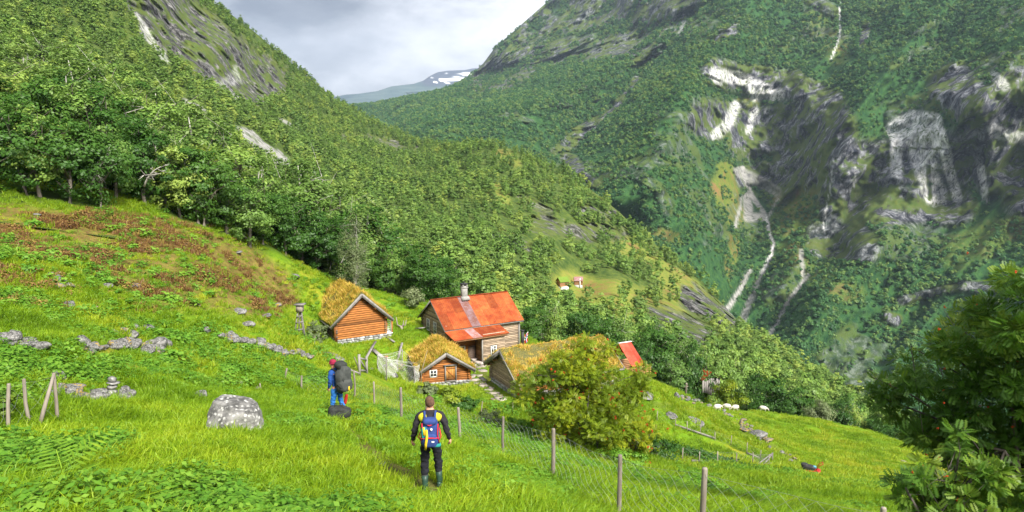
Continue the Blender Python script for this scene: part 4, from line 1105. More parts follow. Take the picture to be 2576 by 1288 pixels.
# porch lean-to
pz0 = ze_ - .06; pz1 = pz0 - .62; px0, px1 = xe - .25, W / 2 + pd + .35
mb, mg = MB(), MB(); sheets(mb, mg, (px0, ye0 - .02, pz0), (px0, porch1 + .2, pz0), (px1, porch1 + .45, pz1), (px1, ye0 + .25, pz1), 6, 1, grey=(2,))
pr_ = mb.build('porch_roof', M['rust'], house); mg.build('bare_sheet_strip', M['rust_grey'], pr_)
ub = MB(); ub.add([[px0, ye0, pz0 - .05], [px0, porch1 + .2, pz0 - .05], [px1 - .03, porch1 + .4, pz1 - .05], [px1 - .03, ye0 + .3, pz1 - .05]], np.array([[0, 1, 2, 3]]), .1)
ub.box((px1 - .1, (porch1 + ye0) / 2 + .3, pz1 - .13), (.1, porch1 - ye0 - .1, .13), None, .4); ub.build('porch_boarding', M['log_brown'], pr_)
xp = W / 2 + pd
room0 = 3.15          # closed room occupies the far part of the porch
mb = MB(); logwall(mb, (xp, room0), (xp, porch1), -1.0, pz1 + .02, .15, rg_, ext=.08, mid=[(.75, 1.35, .3, 1.2)]); mb.build('porch_wall', M['log_grey'], house)
mb = MB(); logwall(mb, (W / 2 + .1, room0), (xp - .06, room0), -1.0, pz1 + .1, .15, rg_, ext=.02); logwall(mb, (W / 2 + .1, porch1), (xp - .06, porch1), -1.0, pz1 + .1, .15, rg_, ext=.02); mb.build('porch_wall', M['log_brown'], house)
window(house, (xp + .1, room0 + 1.05, .72), .62, .98, math.pi / 2, 2, 3)
mb = MB(); logwall(mb, (W / 2 + .16, .3), (W / 2 + .16, room0 - .1), -.9, pz0 - .25, .16, rg_, ext=.0); mb.build('inner_porch_wall', M['log'], house)
window(house, (W / 2 + .33, 1.3, .85), 1.15, .62, math.pi / 2, 3, 2)
mb = MB(); mb.box((W / 2 + .27, 2.65, .1), (.08, .8, 1.8)); mb.build('door', M['log_dark'], house)
mb = MB()
for yy in (.15, room0 - .12): mb.box((xp, yy, (pz1 - 1.0) / 2), (.13, .13, pz1 + 1.0))
mb.box((xp, 1.6, pz1 - .1), (.12, 3.0, .12)); mb.build('porch_post', M['board'], house)
mb = MB(); mb.box((W / 2 + .55, 1.3, -.35), (.4, 1.7, .07)); mb.box((W / 2 + .55, .6, -.65), (.3, .08, .55)); mb.box((W / 2 + .55, 2.0, -.65), (.3, .08, .55)); mb.box((xp - .2, 1.5, -.95), (.7, 2.6, .12)); mb.build('porch_bench', M['log'], house)
mb = MB(); stones(mb, (W / 2 + .1, -.2), (W / 2 + .1, L), -1.6, -.6, rg_); stones(mb, (xp + .02, 0), (xp + .02, porch1), -1.8, -1.0, rg_); stones(mb, (-W / 2, -.05), (W / 2, -.05), -1.2, -.6, rg_); mb.build('stone_foundation', M['stone'], house)
# corner post on far right
mb = MB(); mb.box((W / 2 + .12, L + .02, he / 2 - .3), (.14, .16, he + .6)); mb.build('corner_board', M['board'], house)

# ---- small turf cabin with door
x, y, _ = P(1121, 965, 56); zb = float(P(1121, 961, 56)[2])
cab, rg_ = gablehouse('turf_roofed_cabin', 'small honey brown log cabin with a plank door and one small window', 'cabin', (x, y, zb), math.radians(16), 4.0, 4.6, 1.15, 2.45,
                      M['log'], lh=.165, ov=.42, og=.5, nblade=24000, blade=(.15, .48), thick=.25, seed=8, gaps_front=[(1.95, 2.85, 0.12, 1.42), (.72, 1.2, .6, 1.12)], foundation=[((-2.0, 0), (2.15, 0), -.5), ((.8, -.1), (2.1, -.1), -1.2), ((2.1, 0), (2.1, 4.4), -1.1)])
window(cab, (-2.0 + .95, -.08, .86), .62, .64, 0, 2, 2)
mb = MB()
for i in range(5): mb.box((.1 + .16 * i, -.05, .74), (.155, .05, 1.16), None, random.random())
dr_ = mb.build('door', M['plank'], cab)
mb = MB(); 
mb.box((.42, -.09, .3), (.78, .03, .1)); mb.box((.42, -.09, 1.2), (.78, .03, .1)); mb.box((.42, -.092, .74), (1.1, .03, .09), Ry(.82)); mb.build('door_brace', M['log'], dr_)
mb = MB(); mb.box((-.03, -.12, .78), (.1, .12, 1.4)); mb.box((.88, -.12, .78), (.1, .12, 1.4)); mb.box((.42, -.14, 1.48), (1.2, .14, .09)); mb.box((.42, -.13, .1), (1.0, .2, .08)); mb.build('door_frame', M['board'], cab)

# ---- long sod roofed farmhouse on the right
ax4 = math.atan2(-.903, .43)
zb4 = float(P(1301, 1003, 47.6)[2])
ZR4 = float(P(1255, 879, 50)[2]); ZE4 = float(P(1298, 963, 47.4)[2]); slope4 = (ZR4 - ZE4) / 2.9
W4 = 4.9; ha4 = ZR4 - zb4 - .28
sod, rg_ = gablehouse('sod_roofed_farmhouse', 'long low log house with a grassy sod roof and a thin black stove pipe', 'house', (-.96 + .903 * .5, 50 + .43 * .5, zb4), ax4, W4, 8.3, ha4 - slope4 * W4 / 2, ha4,
                      M['log_brown'], lh=.19, ov=.45, og=.5, nblade=42000, blade=(.1, .36), thick=.24, seed=12, foundation=[((-W4 / 2, 0), (W4 / 2, 0), -.8), ((W4 / 2, 0), (W4 / 2, 8.3), -.8)],
                      wallmats={'f': M['log_grey'], 'b': M['log_grey'], 'l': M['log_grey'], 'r': M['log']})
mb = MB(); mb.tube([(-.5, 1.7, ha4 - .2), (-.5, 1.7, ha4 + 1.35)], .13, 10, .5); mb.tube([(-.5, 1.7, ha4 + 1.35), (-.5, 1.7, ha4 + 1.42)], .16, 10); mb.build('stove_pipe', M['black'], sod)
mb = MB(); mb.box((W4 / 2 + .35, 1.3, .25), (.4, 1.9, .08)); mb.box((W4 / 2 + .35, .7, .0), (.3, .1, .45)); mb.box((W4 / 2 + .35, 1.9, .0), (.3, .1, .45)); tag(mb.build('bench', M['board'], None), 'weathered plank bench against the front wall of the sod roofed farmhouse', 'bench')
bo = bpy.data.objects['bench']; bo.location = sod.location; bo.rotation_euler = sod.rotation_euler
mb = MB(); mb.box((-W4 / 2 - .1, -.75, -.05), (1.0, .35, .1)); o = mb.build('stone_bench', M['board']); o.location = sod.location; o.rotation_euler = sod.rotation_euler
tag(o, 'low pale slab seat outside the dark gable of the sod roofed farmhouse', 'bench')

# ---- red painted shed roof behind it
x, y, _ = P(1558, 905, 60)
shed = thing('shed', 'log shed with a plain red metal roof peeping out behind the sod roofed farmhouse', 'shed', (x, y, float(P(1575, 950, 60)[2]) - .1), math.radians(-63))
rg_ = np.random.default_rng(15); mb = MB()
for a, b in (((-1.3, 0), (1.3, 0)), ((-1.3, 2.4), (1.3, 2.4)), ((-1.3, 0), (-1.3, 2.4)), ((1.3, 0), (1.3, 2.4))): logwall(mb, a, b, -.4, 1.25, .17, rg_, ext=.15)
mb.build('log_wall', M['log_brown'], shed)
zt = float(P(1550, 869, 60)[2]) - shed.location[2]; zl = float(P(1590, 912, 60)[2]) - shed.location[2]
mb = MB(); sheets(mb, mb, (-.6, .3, zt), (-.6, 1.7, zt), (1.5, 1.7, zl), (1.5, .3, zl), 3, 1, corr=6); sheets(mb, mb, (-.6, .3, zt), (-.6, 1.7, zt), (-1.9, 1.7, zl), (-1.9, .3, zl), 3, 1, corr=6)
mb.build('metal_roof', M['redroof'], shed)
mb = MB(); mb.box((-.6, 1.0, zt + .03), (.18, 1.5, .05)); mb.build('ridge_cap', M['white'], shed)

# ---- ruined shed in the trees below the pasture
x, y, _ = P(1790, 970, 84)
zz = float(P(1790, 985, 84)[2])
ruin = thing('ruined_shed', 'derelict grey shed with a collapsed rust red roof half hidden by trees', 'shed', (x, y, zz), math.radians(20))
mb = MB(); 
for i in range(9): mb.box((-1.3 + i * .3, 0, .7 + .1 * math.sin(i * 3)), (.26, .06, 1.9 + .4 * math.sin(i * 5)), None)
for i in range(8): mb.box((1.35, .3 + i * .3, .6), (.06, .26, 1.6 + .3 * math.sin(i * 4)), None)
mb.build('board_wall', M['board'], ruin)
mb = MB(); sheets(mb, mb, (-.2, -.3, 2.7), (-.2, 2.4, 2.5), (1.7, 2.5, 1.6), (1.6, -.3, 1.35), 4, 1); sheets(mb, mb, (-.2, -.3, 2.7), (-.2, 1.6, 2.5), (-1.6, 1.6, 1.6), (-1.5, -.3, 1.7), 3, 1)
mb.build('collapsed_roof', M['rust'], ruin)

# ---- two tiny houses on the far clearing
def hill_at(u, v, Y0):  # nearest vertex of the hillside to a photo position
    k = np.argmin(np.hypot(*(np.array(proj(mvis)) - np.array([u, v])[:, None, None])).ravel()); return mvis.reshape(-1, 3)[k]
for nm, lab, u, v, wpx, rot, sodroof in (('far_farmhouse', 'tiny dark log farmhouse with green sod roof on the far clearing', 1407, 722, 30, 65, True), ('far_shed', 'tiny brown shed with pinkish roof and white post on the far clearing', 1446, 716, 24, 90, False)):
    c = hill_at(u, v, 260); k = c[1] / FOC; Wd = wpx * k * (.55 if sodroof else .5)
    t = thing(nm, lab, 'house', tuple(float(q) for q in c), math.radians(rot) * -1)
    mb = MB(); LL = wpx * k * .8
    logwall(mb, (-Wd / 2, 0), (Wd / 2, 0), 0, 4.2 if sodroof else 3.3, .35, rg_, cut=lambda z, Wd=Wd: (-1, 99) if z < 2 else (((z - 2) * 1.0, Wd - (z - 2) * 1.0) if Wd > 2 * (z - 2) else None))
    logwall(mb, (Wd / 2, 0), (Wd / 2, LL), 0, 2, .35, rg_); logwall(mb, (-Wd / 2, 0), (-Wd / 2, LL), 0, 2, .35, rg_); logwall(mb, (-Wd / 2, LL), (Wd / 2, LL), 0, 2, .35, rg_)
    mb.build('log_wall', M['log_brown'], t)
    mb = MB(); hh = 2 + Wd / 2
    for s in (-1, 1): mb.add([[0, -.3, hh], [0, LL + .3, hh], [s * (Wd / 2 + .5), LL + .3, 1.7], [s * (Wd / 2 + .5), -.3, 1.7], [0, -.3, hh + .25], [0, LL + .3, hh + .25], [s * (Wd / 2 + .5), LL + .3, 1.95], [s * (Wd / 2 + .5), -.3, 1.95]],
                              np.array([[0, 1, 2, 3], [4, 5, 6, 7], [2, 3, 7, 6], [0, 3, 7, 4], [1, 2, 6, 5]]), .6)
    mb.build('roof', M['sodfar'] if sodroof else M['rust_grey'], t)
    mb = MB(); mb.box((0, LL / 2, -.8), (Wd + .2, LL + .2, 1.6)); mb.build('foundation', M['white'] if sodroof else M['stone'], t)
    if not sodroof: mb = MB(); mb.box((Wd / 2 + .25, LL * .7, .6), (.3, .3, 4.2)); mb.build('white_post', M['white'], t)
# ================================================================== PEOPLE AND SHEEP
def skin(name, verts, edges, radii, mat, parent=None, sub=2, extra=None, crease=0.0):
    """one continuous surface grown round a skeleton; extra: MB with pieces joined to the same mesh"""
    me = bpy.data.meshes.new(name + '_s'); me.from_pydata([tuple(v) for v in verts], edges, [])
    o = bpy.data.objects.new(name + '_s', me); COL.objects.link(o)
    md = o.modifiers.new('s', 'SKIN'); md.use_smooth_shade = True
    for i, r in enumerate(radii):
        r = (r, r) if np.isscalar(r) else r
        me.skin_vertices[0].data[i].radius = r
    me.skin_vertices[0].data[0].use_root = True
    sb = o.modifiers.new('u', 'SUBSURF'); sb.levels = sub; sb.render_levels = sub
    bpy.context.view_layer.update()
    ev = o.evaluated_get(bpy.context.evaluated_depsgraph_get()); m2 = bpy.data.meshes.new_from_object(ev)
    V = np.empty(len(m2.vertices) * 3, np.float32); m2.vertices.foreach_get('co', V); V = V.reshape(-1, 3)
    bpy.data.objects.remove(o)
    if crease:
        st_ = V * np.array([9, 9, 17]); V = V + (np.stack([fbm(st_, 1, 3), fbm(st_, 2, 3), .5 + 0 * V[:, 0]], -1) - .5) * crease
    mb = MB(); q = [list(p.vertices) for p in m2.polygons]
    fs = [np.array([f for f in q if len(f) == k]) for k in (3, 4) if any(len(f) == k for f in q)]
    mb.add(V, fs, .5)
    if extra is not None:
        for k in extra.F:
            for f in extra.F[k]: pass
        EV = np.concatenate(extra.V); mb.add(EV, [np.concatenate(extra.F[k]) for k in extra.F], .5)
    return mb.build(name, mat, parent, True)

def cloth(name, c1, c2=None, sc_=9, rough=.85): return simple(name, c1, c2 or [k * .7 for k in c1], sc_, tint=0, bump=.5, bd=.015, rough=rough)
M['skin'] = cloth('skin', (.62, .32, .22), (.52, .25, .16), 5, .6); M['hair'] = cloth('short_brown_hair', (.07, .035, .02), (.14, .08, .05), 20)
M['blackcloth'] = cloth('black_top', (.022, .02, .025)); M['trousers'] = cloth('dark_trousers', (.012, .013, .02)); M['yellow'] = cloth('yellow_panel', (.55, .52, .03))
M['boot'] = cloth('green_rubber_boot', (.03, .07, .05), None, 9, .4); M['bpblue'] = cloth('blue_pack_fabric', (.03, .06, .22)); M['bpred'] = cloth('red_piping', (.6, .03, .05)); M['bpyellow'] = cloth('yellow_strap', (.8, .55, .02)); M['bpteal'] = cloth('teal_panel', (.02, .28, .25))
M['bluesw'] = cloth('blue_sweater', (.015, .07, .28)); M['jeans'] = cloth('bright_blue_trousers', (.03, .19, .55), (.02, .12, .4)); M['beanie'] = cloth('maroon_beanie', (.28, .015, .05)); M['grey_pack'] = cloth('charcoal_pack_fabric', (.035, .04, .04), (.07, .075, .07)); M['blackbag'] = cloth('black_bag', (.015, .016, .016), (.04, .045, .04)); M['redsh'] = cloth('red_fabric', (.5, .03, .02))
M['eye'] = simple('eye', (.05, .03, .02), (.03, .02, .02), tint=0, bump=0, rough=.2)

def hand(ex, w, d, pal, thumb_side, curl=.7, s=1.0):
    """palm and five bent fingers; w wrist, d direction along the palm, pal palm normal"""
    w = np.array(w, float); d = np.array(d, float); d /= np.linalg.norm(d); pal = np.array(pal, float); pal -= d * (pal @ d); pal /= np.linalg.norm(pal); sd = np.cross(d, pal) * thumb_side
    R = np.stack([sd, pal, d], 1)
    ex.sell(w + d * .045 * s, (.043 * s, .016 * s, .055 * s), (.7, .7), R, 8, .5)
    for i, (off, L) in enumerate(((.032, .072), (.011, .082), (-.011, .076), (-.031, .06))):
        p = w + d * .088 * s + sd * off * s; pts = [p]; dd = d.copy()
        for k in range(3):
            ang = curl * (.7 + .12 * i); dd = dd * math.cos(ang) + pal * math.sin(ang); dd /= np.linalg.norm(dd); pts.append(pts[-1] + dd * L * s * (.42, .33, .25)[k])
        ex.tube(pts, [.0095 * s, .009 * s, .008 * s, .006 * s], 7)
    p = w + d * .03 * s + sd * .036 * s
    ex.tube([p, p + (sd * .6 + d * .7 + pal * .3) * .035 * s, p + (sd * .35 + d * .95 + pal * .55) * .062 * s, p + (sd * .1 + d * 1.1 + pal * .9) * .08 * s], [.013 * s, .011 * s, .0095 * s, .007 * s], 7)

def figure(J):
    """vertices and edges of the whole body from a joint table"""
    names = ['pelvis', 'waist', 'chest', 'neckb', 'neck', 'skull', 'crown', 'shL', 'elL', 'wrL', 'shR', 'elR', 'wrR', 'hipL', 'knL', 'anL', 'toL', 'hipR', 'knR', 'anR', 'toR']
    E = [('pelvis', 'waist'), ('waist', 'chest'), ('chest', 'neckb'), ('neckb', 'neck'), ('neck', 'skull'), ('skull', 'crown'), ('neckb', 'shL'), ('shL', 'elL'), ('elL', 'wrL'), ('neckb', 'shR'), ('shR', 'elR'), ('elR', 'wrR'),
         ('pelvis', 'hipL'), ('hipL', 'knL'), ('knL', 'anL'), ('anL', 'toL'), ('pelvis', 'hipR'), ('hipR', 'knR'), ('knR', 'anR'), ('anR', 'toR')]
    return names, E
RAD = dict(pelvis=(.13, .10), waist=(.125, .095), chest=(.15, .11), neckb=(.075, .07), neck=.052, skull=.088, crown=.075, shL=.06, shR=.06, elL=.042, elR=.042, wrL=.028, wrR=.028, hipL=.088, hipR=.088, knL=.058, knR=.058, anL=.04, anR=.04, toL=.035, toR=.035)
def person(label, J, loc, rz, cl, grow=1.0):
    t = thing('person', label, 'person', loc, rz)
    names, E = figure(J); ix = {n: i for i, n in enumerate(names)}
    ex = MB()
    fw = np.array(J['_face'], float); fw /= np.linalg.norm(fw); up = np.array([0, 0, 1.]); rt = np.cross(fw, up); rt /= np.linalg.norm(rt); up = np.cross(rt, fw)
    sk = np.array(J['skull'], float); Rf = np.stack([rt, fw, up], 1)
    ex.sell(sk + up * .02, (.078, .1, .118), (.9, .9), Rf, 12, .5)
    ex.sell(sk + fw * .03 - up * .055, (.055, .065, .05), (.9, .9), Rf, 8, .5)     # jaw
    ex.sell(sk + fw * .107 - up * .005, (.014, .02, .026), (1, 1), Rf, 6, .5)      # nose
    ex.sell(sk + fw * .093 - up * .05, (.024, .012, .008), (1, 1), Rf, 6, .5)      # lips
    for s in (-1, 1): ex.sell(sk + rt * s * .08 - up * .0 - fw * .005, (.012, .02, .033), (1, 1), Rf, 6, .5)
    for s in 'LR':
        w = np.array(J['wr' + s]); h = np.array(J['hand' + s]); hand(ex, w, h - w, J['palm' + s], -1 if s == 'L' else 1, .75)
    body = skin('body', [J[n] for n in names], [(ix[a], ix[b]) for a, b in E], [RAD[n] if np.isscalar(RAD[n]) else RAD[n] for n in names], M['skin'], t, 2, ex)
    eye = MB()
    for s in (-1, 1): eye.sell(sk + fw * .09 + rt * s * .03 + up * .018, (.012, .008, .007), (1, 1), Rf, 6)
    eye.build('eyes', M['eye'], t, True)
    # clothes: the same skeleton, grown
    tn = ['waist2', 'waist', 'chest', 'neckb', 'collar', 'shL', 'elL', 'cuL', 'shR', 'elR', 'cuR']
    JJ = dict(J); JJ['waist2'] = tuple(np.array(J['pelvis']) + np.array([0, 0, -.04])); JJ['collar'] = tuple(np.array(J['neck']) * .95 + np.array(J['neckb']) * .05)
    for s in 'LR': JJ['cu' + s] = tuple(np.array(J['wr' + s]) * .93 + np.array(J['el' + s]) * .07)
    tr = [(.17, .13), (.16, .12), (.20, .14), (.11, .09), .066, .082, .06, .044, .082, .06, .044]
    te = [(0, 1), (1, 2), (2, 3), (3, 4), (3, 5), (5, 6), (6, 7), (3, 8), (8, 9), (9, 10)]
    # put mid-joints in the sleeves so the folds read
    skin('sweater', [JJ[n] for n in tn], te, tr, cl['top'], t, 3, None, .055)
    pn = ['pelvis', 'hipL', 'knL', 'cfL', 'hipR', 'knR', 'cfR', 'wst']
    JJ['wst'] = tuple(np.array(J['pelvis']) + np.array([0, 0, .08]))
    for s in 'LR': JJ['cf' + s] = tuple(np.array(J['an' + s]) * cl['cuff'] + np.array(J['kn' + s]) * (1 - cl['cuff']))
    skin('trousers', [JJ[n] for n in pn], [(0, 1), (1, 2), (2, 3), (0, 4), (4, 5), (5, 6), (0, 7)], [(.165, .125), .108, .08, .074, .108, .08, .074, (.16, .12)], cl['legs'], t, 3, None, .065)
    for s in 'LR':
        a, k, o_ = np.array(J['an' + s]), np.array(J['kn' + s]), np.array(J['to' + s]); f = (o_ - a); f[2] = 0; f /= np.linalg.norm(f)
        mb = MB(); top = a * .55 + k * .45
        mb.tube([top, a * .8 + k * .2, a, a - np.array([0, 0, .05])], [.066, .058, .052, .05], 12)
        Rb = np.stack([np.cross(f, [0, 0, 1]), f, [0, 0, 1]], 1)
        mb.sell(a + f * .06 - np.array([0, 0, .055]), (.048, .14, .045), (.7, .7), Rb, 10, .5); mb.sell(a + f * .06 - np.array([0, 0, .09]), (.052, .145, .014), (.4, .6), Rb, 10, .5)
        b_ = mb.build('boot', cl['boot'], t, True)
        mb = MB(); mb.tube([top + np.array([0, 0, .0]), top + (k - a) * .02], [.069, .069], 12); mb.build('boot_rim', cl['rim'], b_, True)
    return t, sk, Rf

# near hiker, walking away
JN = dict(pelvis=(0, 0, .96), waist=(0, .0, 1.10), chest=(0, .03, 1.30), neckb=(0, .03, 1.47), neck=(0, .045, 1.55), skull=(-.005, .07, 1.64), crown=(-.005, .07, 1.72), _face=(-.35, 1, -.12),
          shL=(-.205, .02, 1.44), elL=(-.29, -.03, 1.16), wrL=(-.34, .07, .92), handL=(-.35, .13, .84), palmL=(.9, .3, 0), shR=(.205, .02, 1.44), elR=(.305, -.04, 1.17), wrR=(.355, .06, .93), handR=(.375, .12, .855), palmR=(-.9, .3, 0),
          hipL=(-.095, 0, .91), knL=(-.115, .05, .50), anL=(-.115, -.04, .09), toL=(-.14, .10, .04), hipR=(.095, 0, .91), knR=(.13, .10, .53), anR=(.15, .08, .13), toR=(.17, .22, .08))
x0, y0, _ = P(1085, 1222, 12.1); z0 = gzf(float(x0), float(y0))
npn, sk, Rf = person('man with thinning hair in black top and trousers with a blue red and yellow rucksack', JN, (x0, y0, z0 + .0), math.radians(5),
                     dict(top=M['blackcloth'], legs=M['trousers'], boot=M['boot'], rim=M['grey_pack'], cuff=.64))
mb = MB()
def hairfn(V): return V
mb.sell(sk + np.array([0, -.012, .028]), (.086, .103, .118), (.9, .9), Rf, 14, .5, fn=lambda V: V * np.where((V[:, 1] > .35) | (V[:, 2] < -.45), .9, 1.0)[:, None])
mb.build('hair', M['hair'], npn, True)
mb = MB()
for s in (-1, 1): mb.sell((s * .13, -.035, 1.42), (.085, .075, .085), (.8, .8), Ry(s * .5), 10, .5)
mb.build('shoulder_panel', M['yellow'], npn, True)
pk = MB(); pk.sell((0, -.20, 1.20), (.165, .13, .27), (.55, .55), Rx(-.06), 16, .5, fn=lambda V: V * np.stack([1 - .12 * V[:, 2], 1 - .15 * V[:, 2], 1 + 0 * V[:, 2]], -1)); rs = pk.build('rucksack', M['bpblue'], npn, True)
mb = MB(); mb.sell((0, -.29, 1.08), (.135, .07, .13), (.5, .5), None, 12, .5); mb.build('front_pocket', M['bpblue'], rs, True); mb = MB(); mb.sell((0, -.24, 1.42), (.13, .1, .06), (.6, .6), None, 12); mb.build('top_lid', M['bpblue'], rs, True)
mb = MB()
for pts in ([(-.165, -.24, 1.0), (-.15, -.33, 1.13), (0, -.372, 1.15), (.15, -.33, 1.13), (.165, -.24, 1.0)], [(.15, -.28, 1.38), (.14, -.33, 1.2), (.17, -.3, 1.02)], [(-.14, -.28, 1.4), (-.13, -.33, 1.25), (-.17, -.3, 1.1)], [(.10, -.3, 1.40), (0, -.34, 1.37), (-.10, -.3, 1.40)], [(.17, -.22, 1.05), (.2, -.2, 1.12), (.17, -.15, 1.25)], [(-.17, -.22, 1.05), (-.21, -.2, 1.1), (-.17, -.15, 1.2)]): mb.tube(pts, .011, 6)
mb.build('piping', M['bpred'], rs, True)
mb = MB(); mb.tube([(-.06, -.35, 1.30), (-.05, -.372, 1.18), (-.07, -.385, 1.05), (-.08, -.36, .93)], [.022, .024, .024, .02], 8); mb.tube([(-.11, -.33, 1.34), (-.10, -.35, 1.2)], .018, 6); mb.build('rolled_strap', M['bpyellow'], rs, True)
mb = MB(); mb.sell((-.1, -.3, 1.22), (.05, .05, .12), (.5, .5), None, 8); mb.sell((.1, -.27, .98), (.1, .07, .035), (.6, .6), None, 8); mb.build('side_panel', M['bpteal'], rs, True)
mb = MB(); mb.sell((.055, -.36, 1.07), (.028, .006, .014), (.5, .5), None, 6); mb.sell((.03, -.345, 1.3), (.02, .01, .025), (.8, .8), None, 6); mb.build('badge', M['white'], rs, True)
mb = MB()
for s in (-1, 1): mb.tube([(s * .09, -.16, 1.45), (s * .10, -.06, 1.53), (s * .11, .07, 1.49), (s * .12, .13, 1.35), (s * .14, .06, 1.15), (s * .14, -.1, 1.05)], [.02, .022, .022, .02, .016, .014], 8)
mb.build('shoulder_strap', M['bpblue'], rs, True)

# far hiker in profile, heavy pack
JF = dict(pelvis=(0, 0, .96), waist=(0, .03, 1.10), chest=(0, .07, 1.30), neckb=(0, .08, 1.47), neck=(0, .11, 1.55), skull=(0, .15, 1.66), crown=(0, .14, 1.74), _face=(.1, 1, .02),
          shL=(-.19, .06, 1.44), elL=(-.25, .02, 1.17), wrL=(-.22, .12, .93), handL=(-.20, .19, .86), palmL=(.9, .1, 0), shR=(.19, .06, 1.44), elR=(.25, .04, 1.17), wrR=(.22, .22, 1.0), handR=(.19, .29, .96), palmR=(-.9, .1, 0),
          hipL=(-.095, 0, .91), knL=(-.10, .09, .50), anL=(-.11, .10, .09), toL=(-.12, .25, .04), hipR=(.095, 0, .91), knR=(.11, -.02, .50), anR=(.12, -.22, .11), toR=(.13, -.08, .04))
x1, y1, _ = P(850, 1043, 20.4); z1 = gzf(float(x1), float(y1))
fpn, sk2, Rf2 = person('person in maroon beanie, blue sweater and bright blue trousers under a huge dark rucksack', JF, (x1, y1, z1), math.radians(58), dict(top=M['bluesw'], legs=M['jeans'], boot=M['trousers'], rim=M['blackbag'], cuff=.7))
mb = MB(); mb.sell(sk2 + np.array([0, -.01, .055]), (.095, .115, .1), (.85, .85), Rf2, 14, .5); mb.tube([sk2 + np.array([.096 * math.cos(a), .112 * math.sin(a) - .005, .03 - .0 * a]) for a in np.linspace(0, 6.28, 17)], .016, 6, cap=False); mb.build('beanie', M['beanie'], fpn, True)
mb = MB(); mb.sell((0, -.27, 1.26), (.21, .19, .42), (.6, .6), Rx(.10), 16, .5, fn=lambda V: V * (1 + .09 * np.sin(V[:, 2:3] * 9 + V[:, 0:1] * 3) + .05 * np.sin(V[:, 0:1] * 11))); mb.sell((0, -.33, 1.08), (.23, .2, .2), (.6, .6), None, 14); rp2 = mb.build('rucksack', M['grey_pack'], fpn, True)
mb = MB(); mb.sell((0, -.2, 1.68), (.17, .17, .11), (.6, .6), Rx(.2), 12); mb.build('lid', M['blackbag'], rp2, True)
mb = MB()
for s in (-1, 1):
    mb.tube([(s * .1, -.1, 1.5), (s * .12, .05, 1.56), (s * .13, .19, 1.45), (s * .15, .17, 1.25), (s * .18, .0, 1.08)], .022, 6); mb.tube([(s * .2, -.12, 1.0), (s * .24, -.3, 1.15), (s * .23, -.45, 1.05)], .014, 6); mb.tube([(s * .14, -.42, .92), (s * .15, -.47, 1.2), (s * .12, -.36, 1.6)], .013, 6)
mb.build('straps', M['blackbag'], rp2, True)
mb = MB(); mb.sell((.0, -.52, 1.0), (.03, .02, .07), (.6, .6), None, 6); mb.sell((-.2, -.42, 1.1), (.01, .02, .06), (.6, .6), None, 6); mb.build('buckle', M['bpyellow'], rp2, True)
# black holdall on the ground, red umbrella-like bundle behind the legs
p = Vector(P(854, 1048, 19.6)); k = p.y / FOC
hb = thing('holdall', 'bulky black holdall lying in the grass at the feet of the far hiker', 'bag', p, .3)
mb = MB(); mb.sell((0, 0, .15), (.34, .22, .17), (.6, .6), Ry(.15), 14, .5, fn=lambda V: V * (1 + .05 * np.sin(V[:, 0:1] * 7))); mb.build('bag_body', M['blackbag'], hb, True)
mb = MB(); mb.sell((0, -.1, .24), (.2, .12, .08), (.7, .5), Ry(.1), 10); mb.build('top_flap', M['blackbag'], hb, True)
mb = MB()
for s in (-1, 1): mb.tube([(-.16, s * .12, .24), (-.12, s * .06, .4), (.1, s * .06, .38), (.15, s * .12, .24)], .014, 6)
mb.build('carry_handle', M['black'], hb, True)
p = hit(868, 1018); 
if p is not None:
    mb = MB(); mb.sell((0, 0, .25), (.05, .05, .17), (.5, .5), Ry(.2), 8); o = mb.build('red_bundle', M['redsh'], None, True); o.location = Vector(P(870, 1004, 20.7)) - Vector((0, 0, .25)); tag(o, 'small red bundle standing behind the legs of the far hiker', 'bundle')

# sheep
M['wool'] = simple('sheep_wool', (.72, .68, .6), (.5, .46, .4), 9, tint=0, bump=1, bd=.04); M['sheepskin'] = simple('sheep_face', (.6, .55, .48), (.4, .36, .3), 5, tint=0)
def sheep():
    t = thing('sheep', 'x', 'sheep')
    V = [(-.38, 0, .58), (-.1, 0, .62), (.22, 0, .62), (.42, 0, .66), (.58, 0, .60), (.72, 0, .42), (.80, 0, .30)]; E = [(0, 1), (1, 2), (2, 3), (3, 4), (4, 5), (5, 6)]; R = [.2, .25, .26, .17, .11, .08, .05]
    for x, s, r in ((-.36, -1, 0), (-.36, 1, 0), (.28, -1, 2), (.28, 1, 2)):
        k = len(V); kn = .10 if x < 0 else 0.0
        V += [(x, s * .12, .42), (x + (.07 if x < 0 else .02), s * .13, .30), (x - (.05 if x < 0 else 0), s * .13, .17), (x, s * .13, .02)]; E += [(0 if x < 0 else 2, k), (k, k + 1), (k + 1, k + 2), (k + 2, k + 3)]; R += [.10, .055, .035, .03]
    ex = MB()
    for s in (-1, 1): ex.sell((.62, s * .11, .50), (.03, .07, .02), (1, 1), None, 6)
    ex.sell((-.6, 0, .5), (.04, .03, .12), (1, 1), None, 6)
    skin('body', V, E, R, M['sheepskin'], t, 2, ex)
    mb = MB(); mb.sell((-.05, 0, .62), (.52, .28, .29), (.8, .85), None, 12, .5, fn=lambda q: q * (1 + .05 * np.sin(q[:, 0:1] * 23) * np.cos(q[:, 2:3] * 19 + q[:, 1:2] * 15))); mb.build('fleece', M['wool'], t, True)
    return t
s0 = sheep()
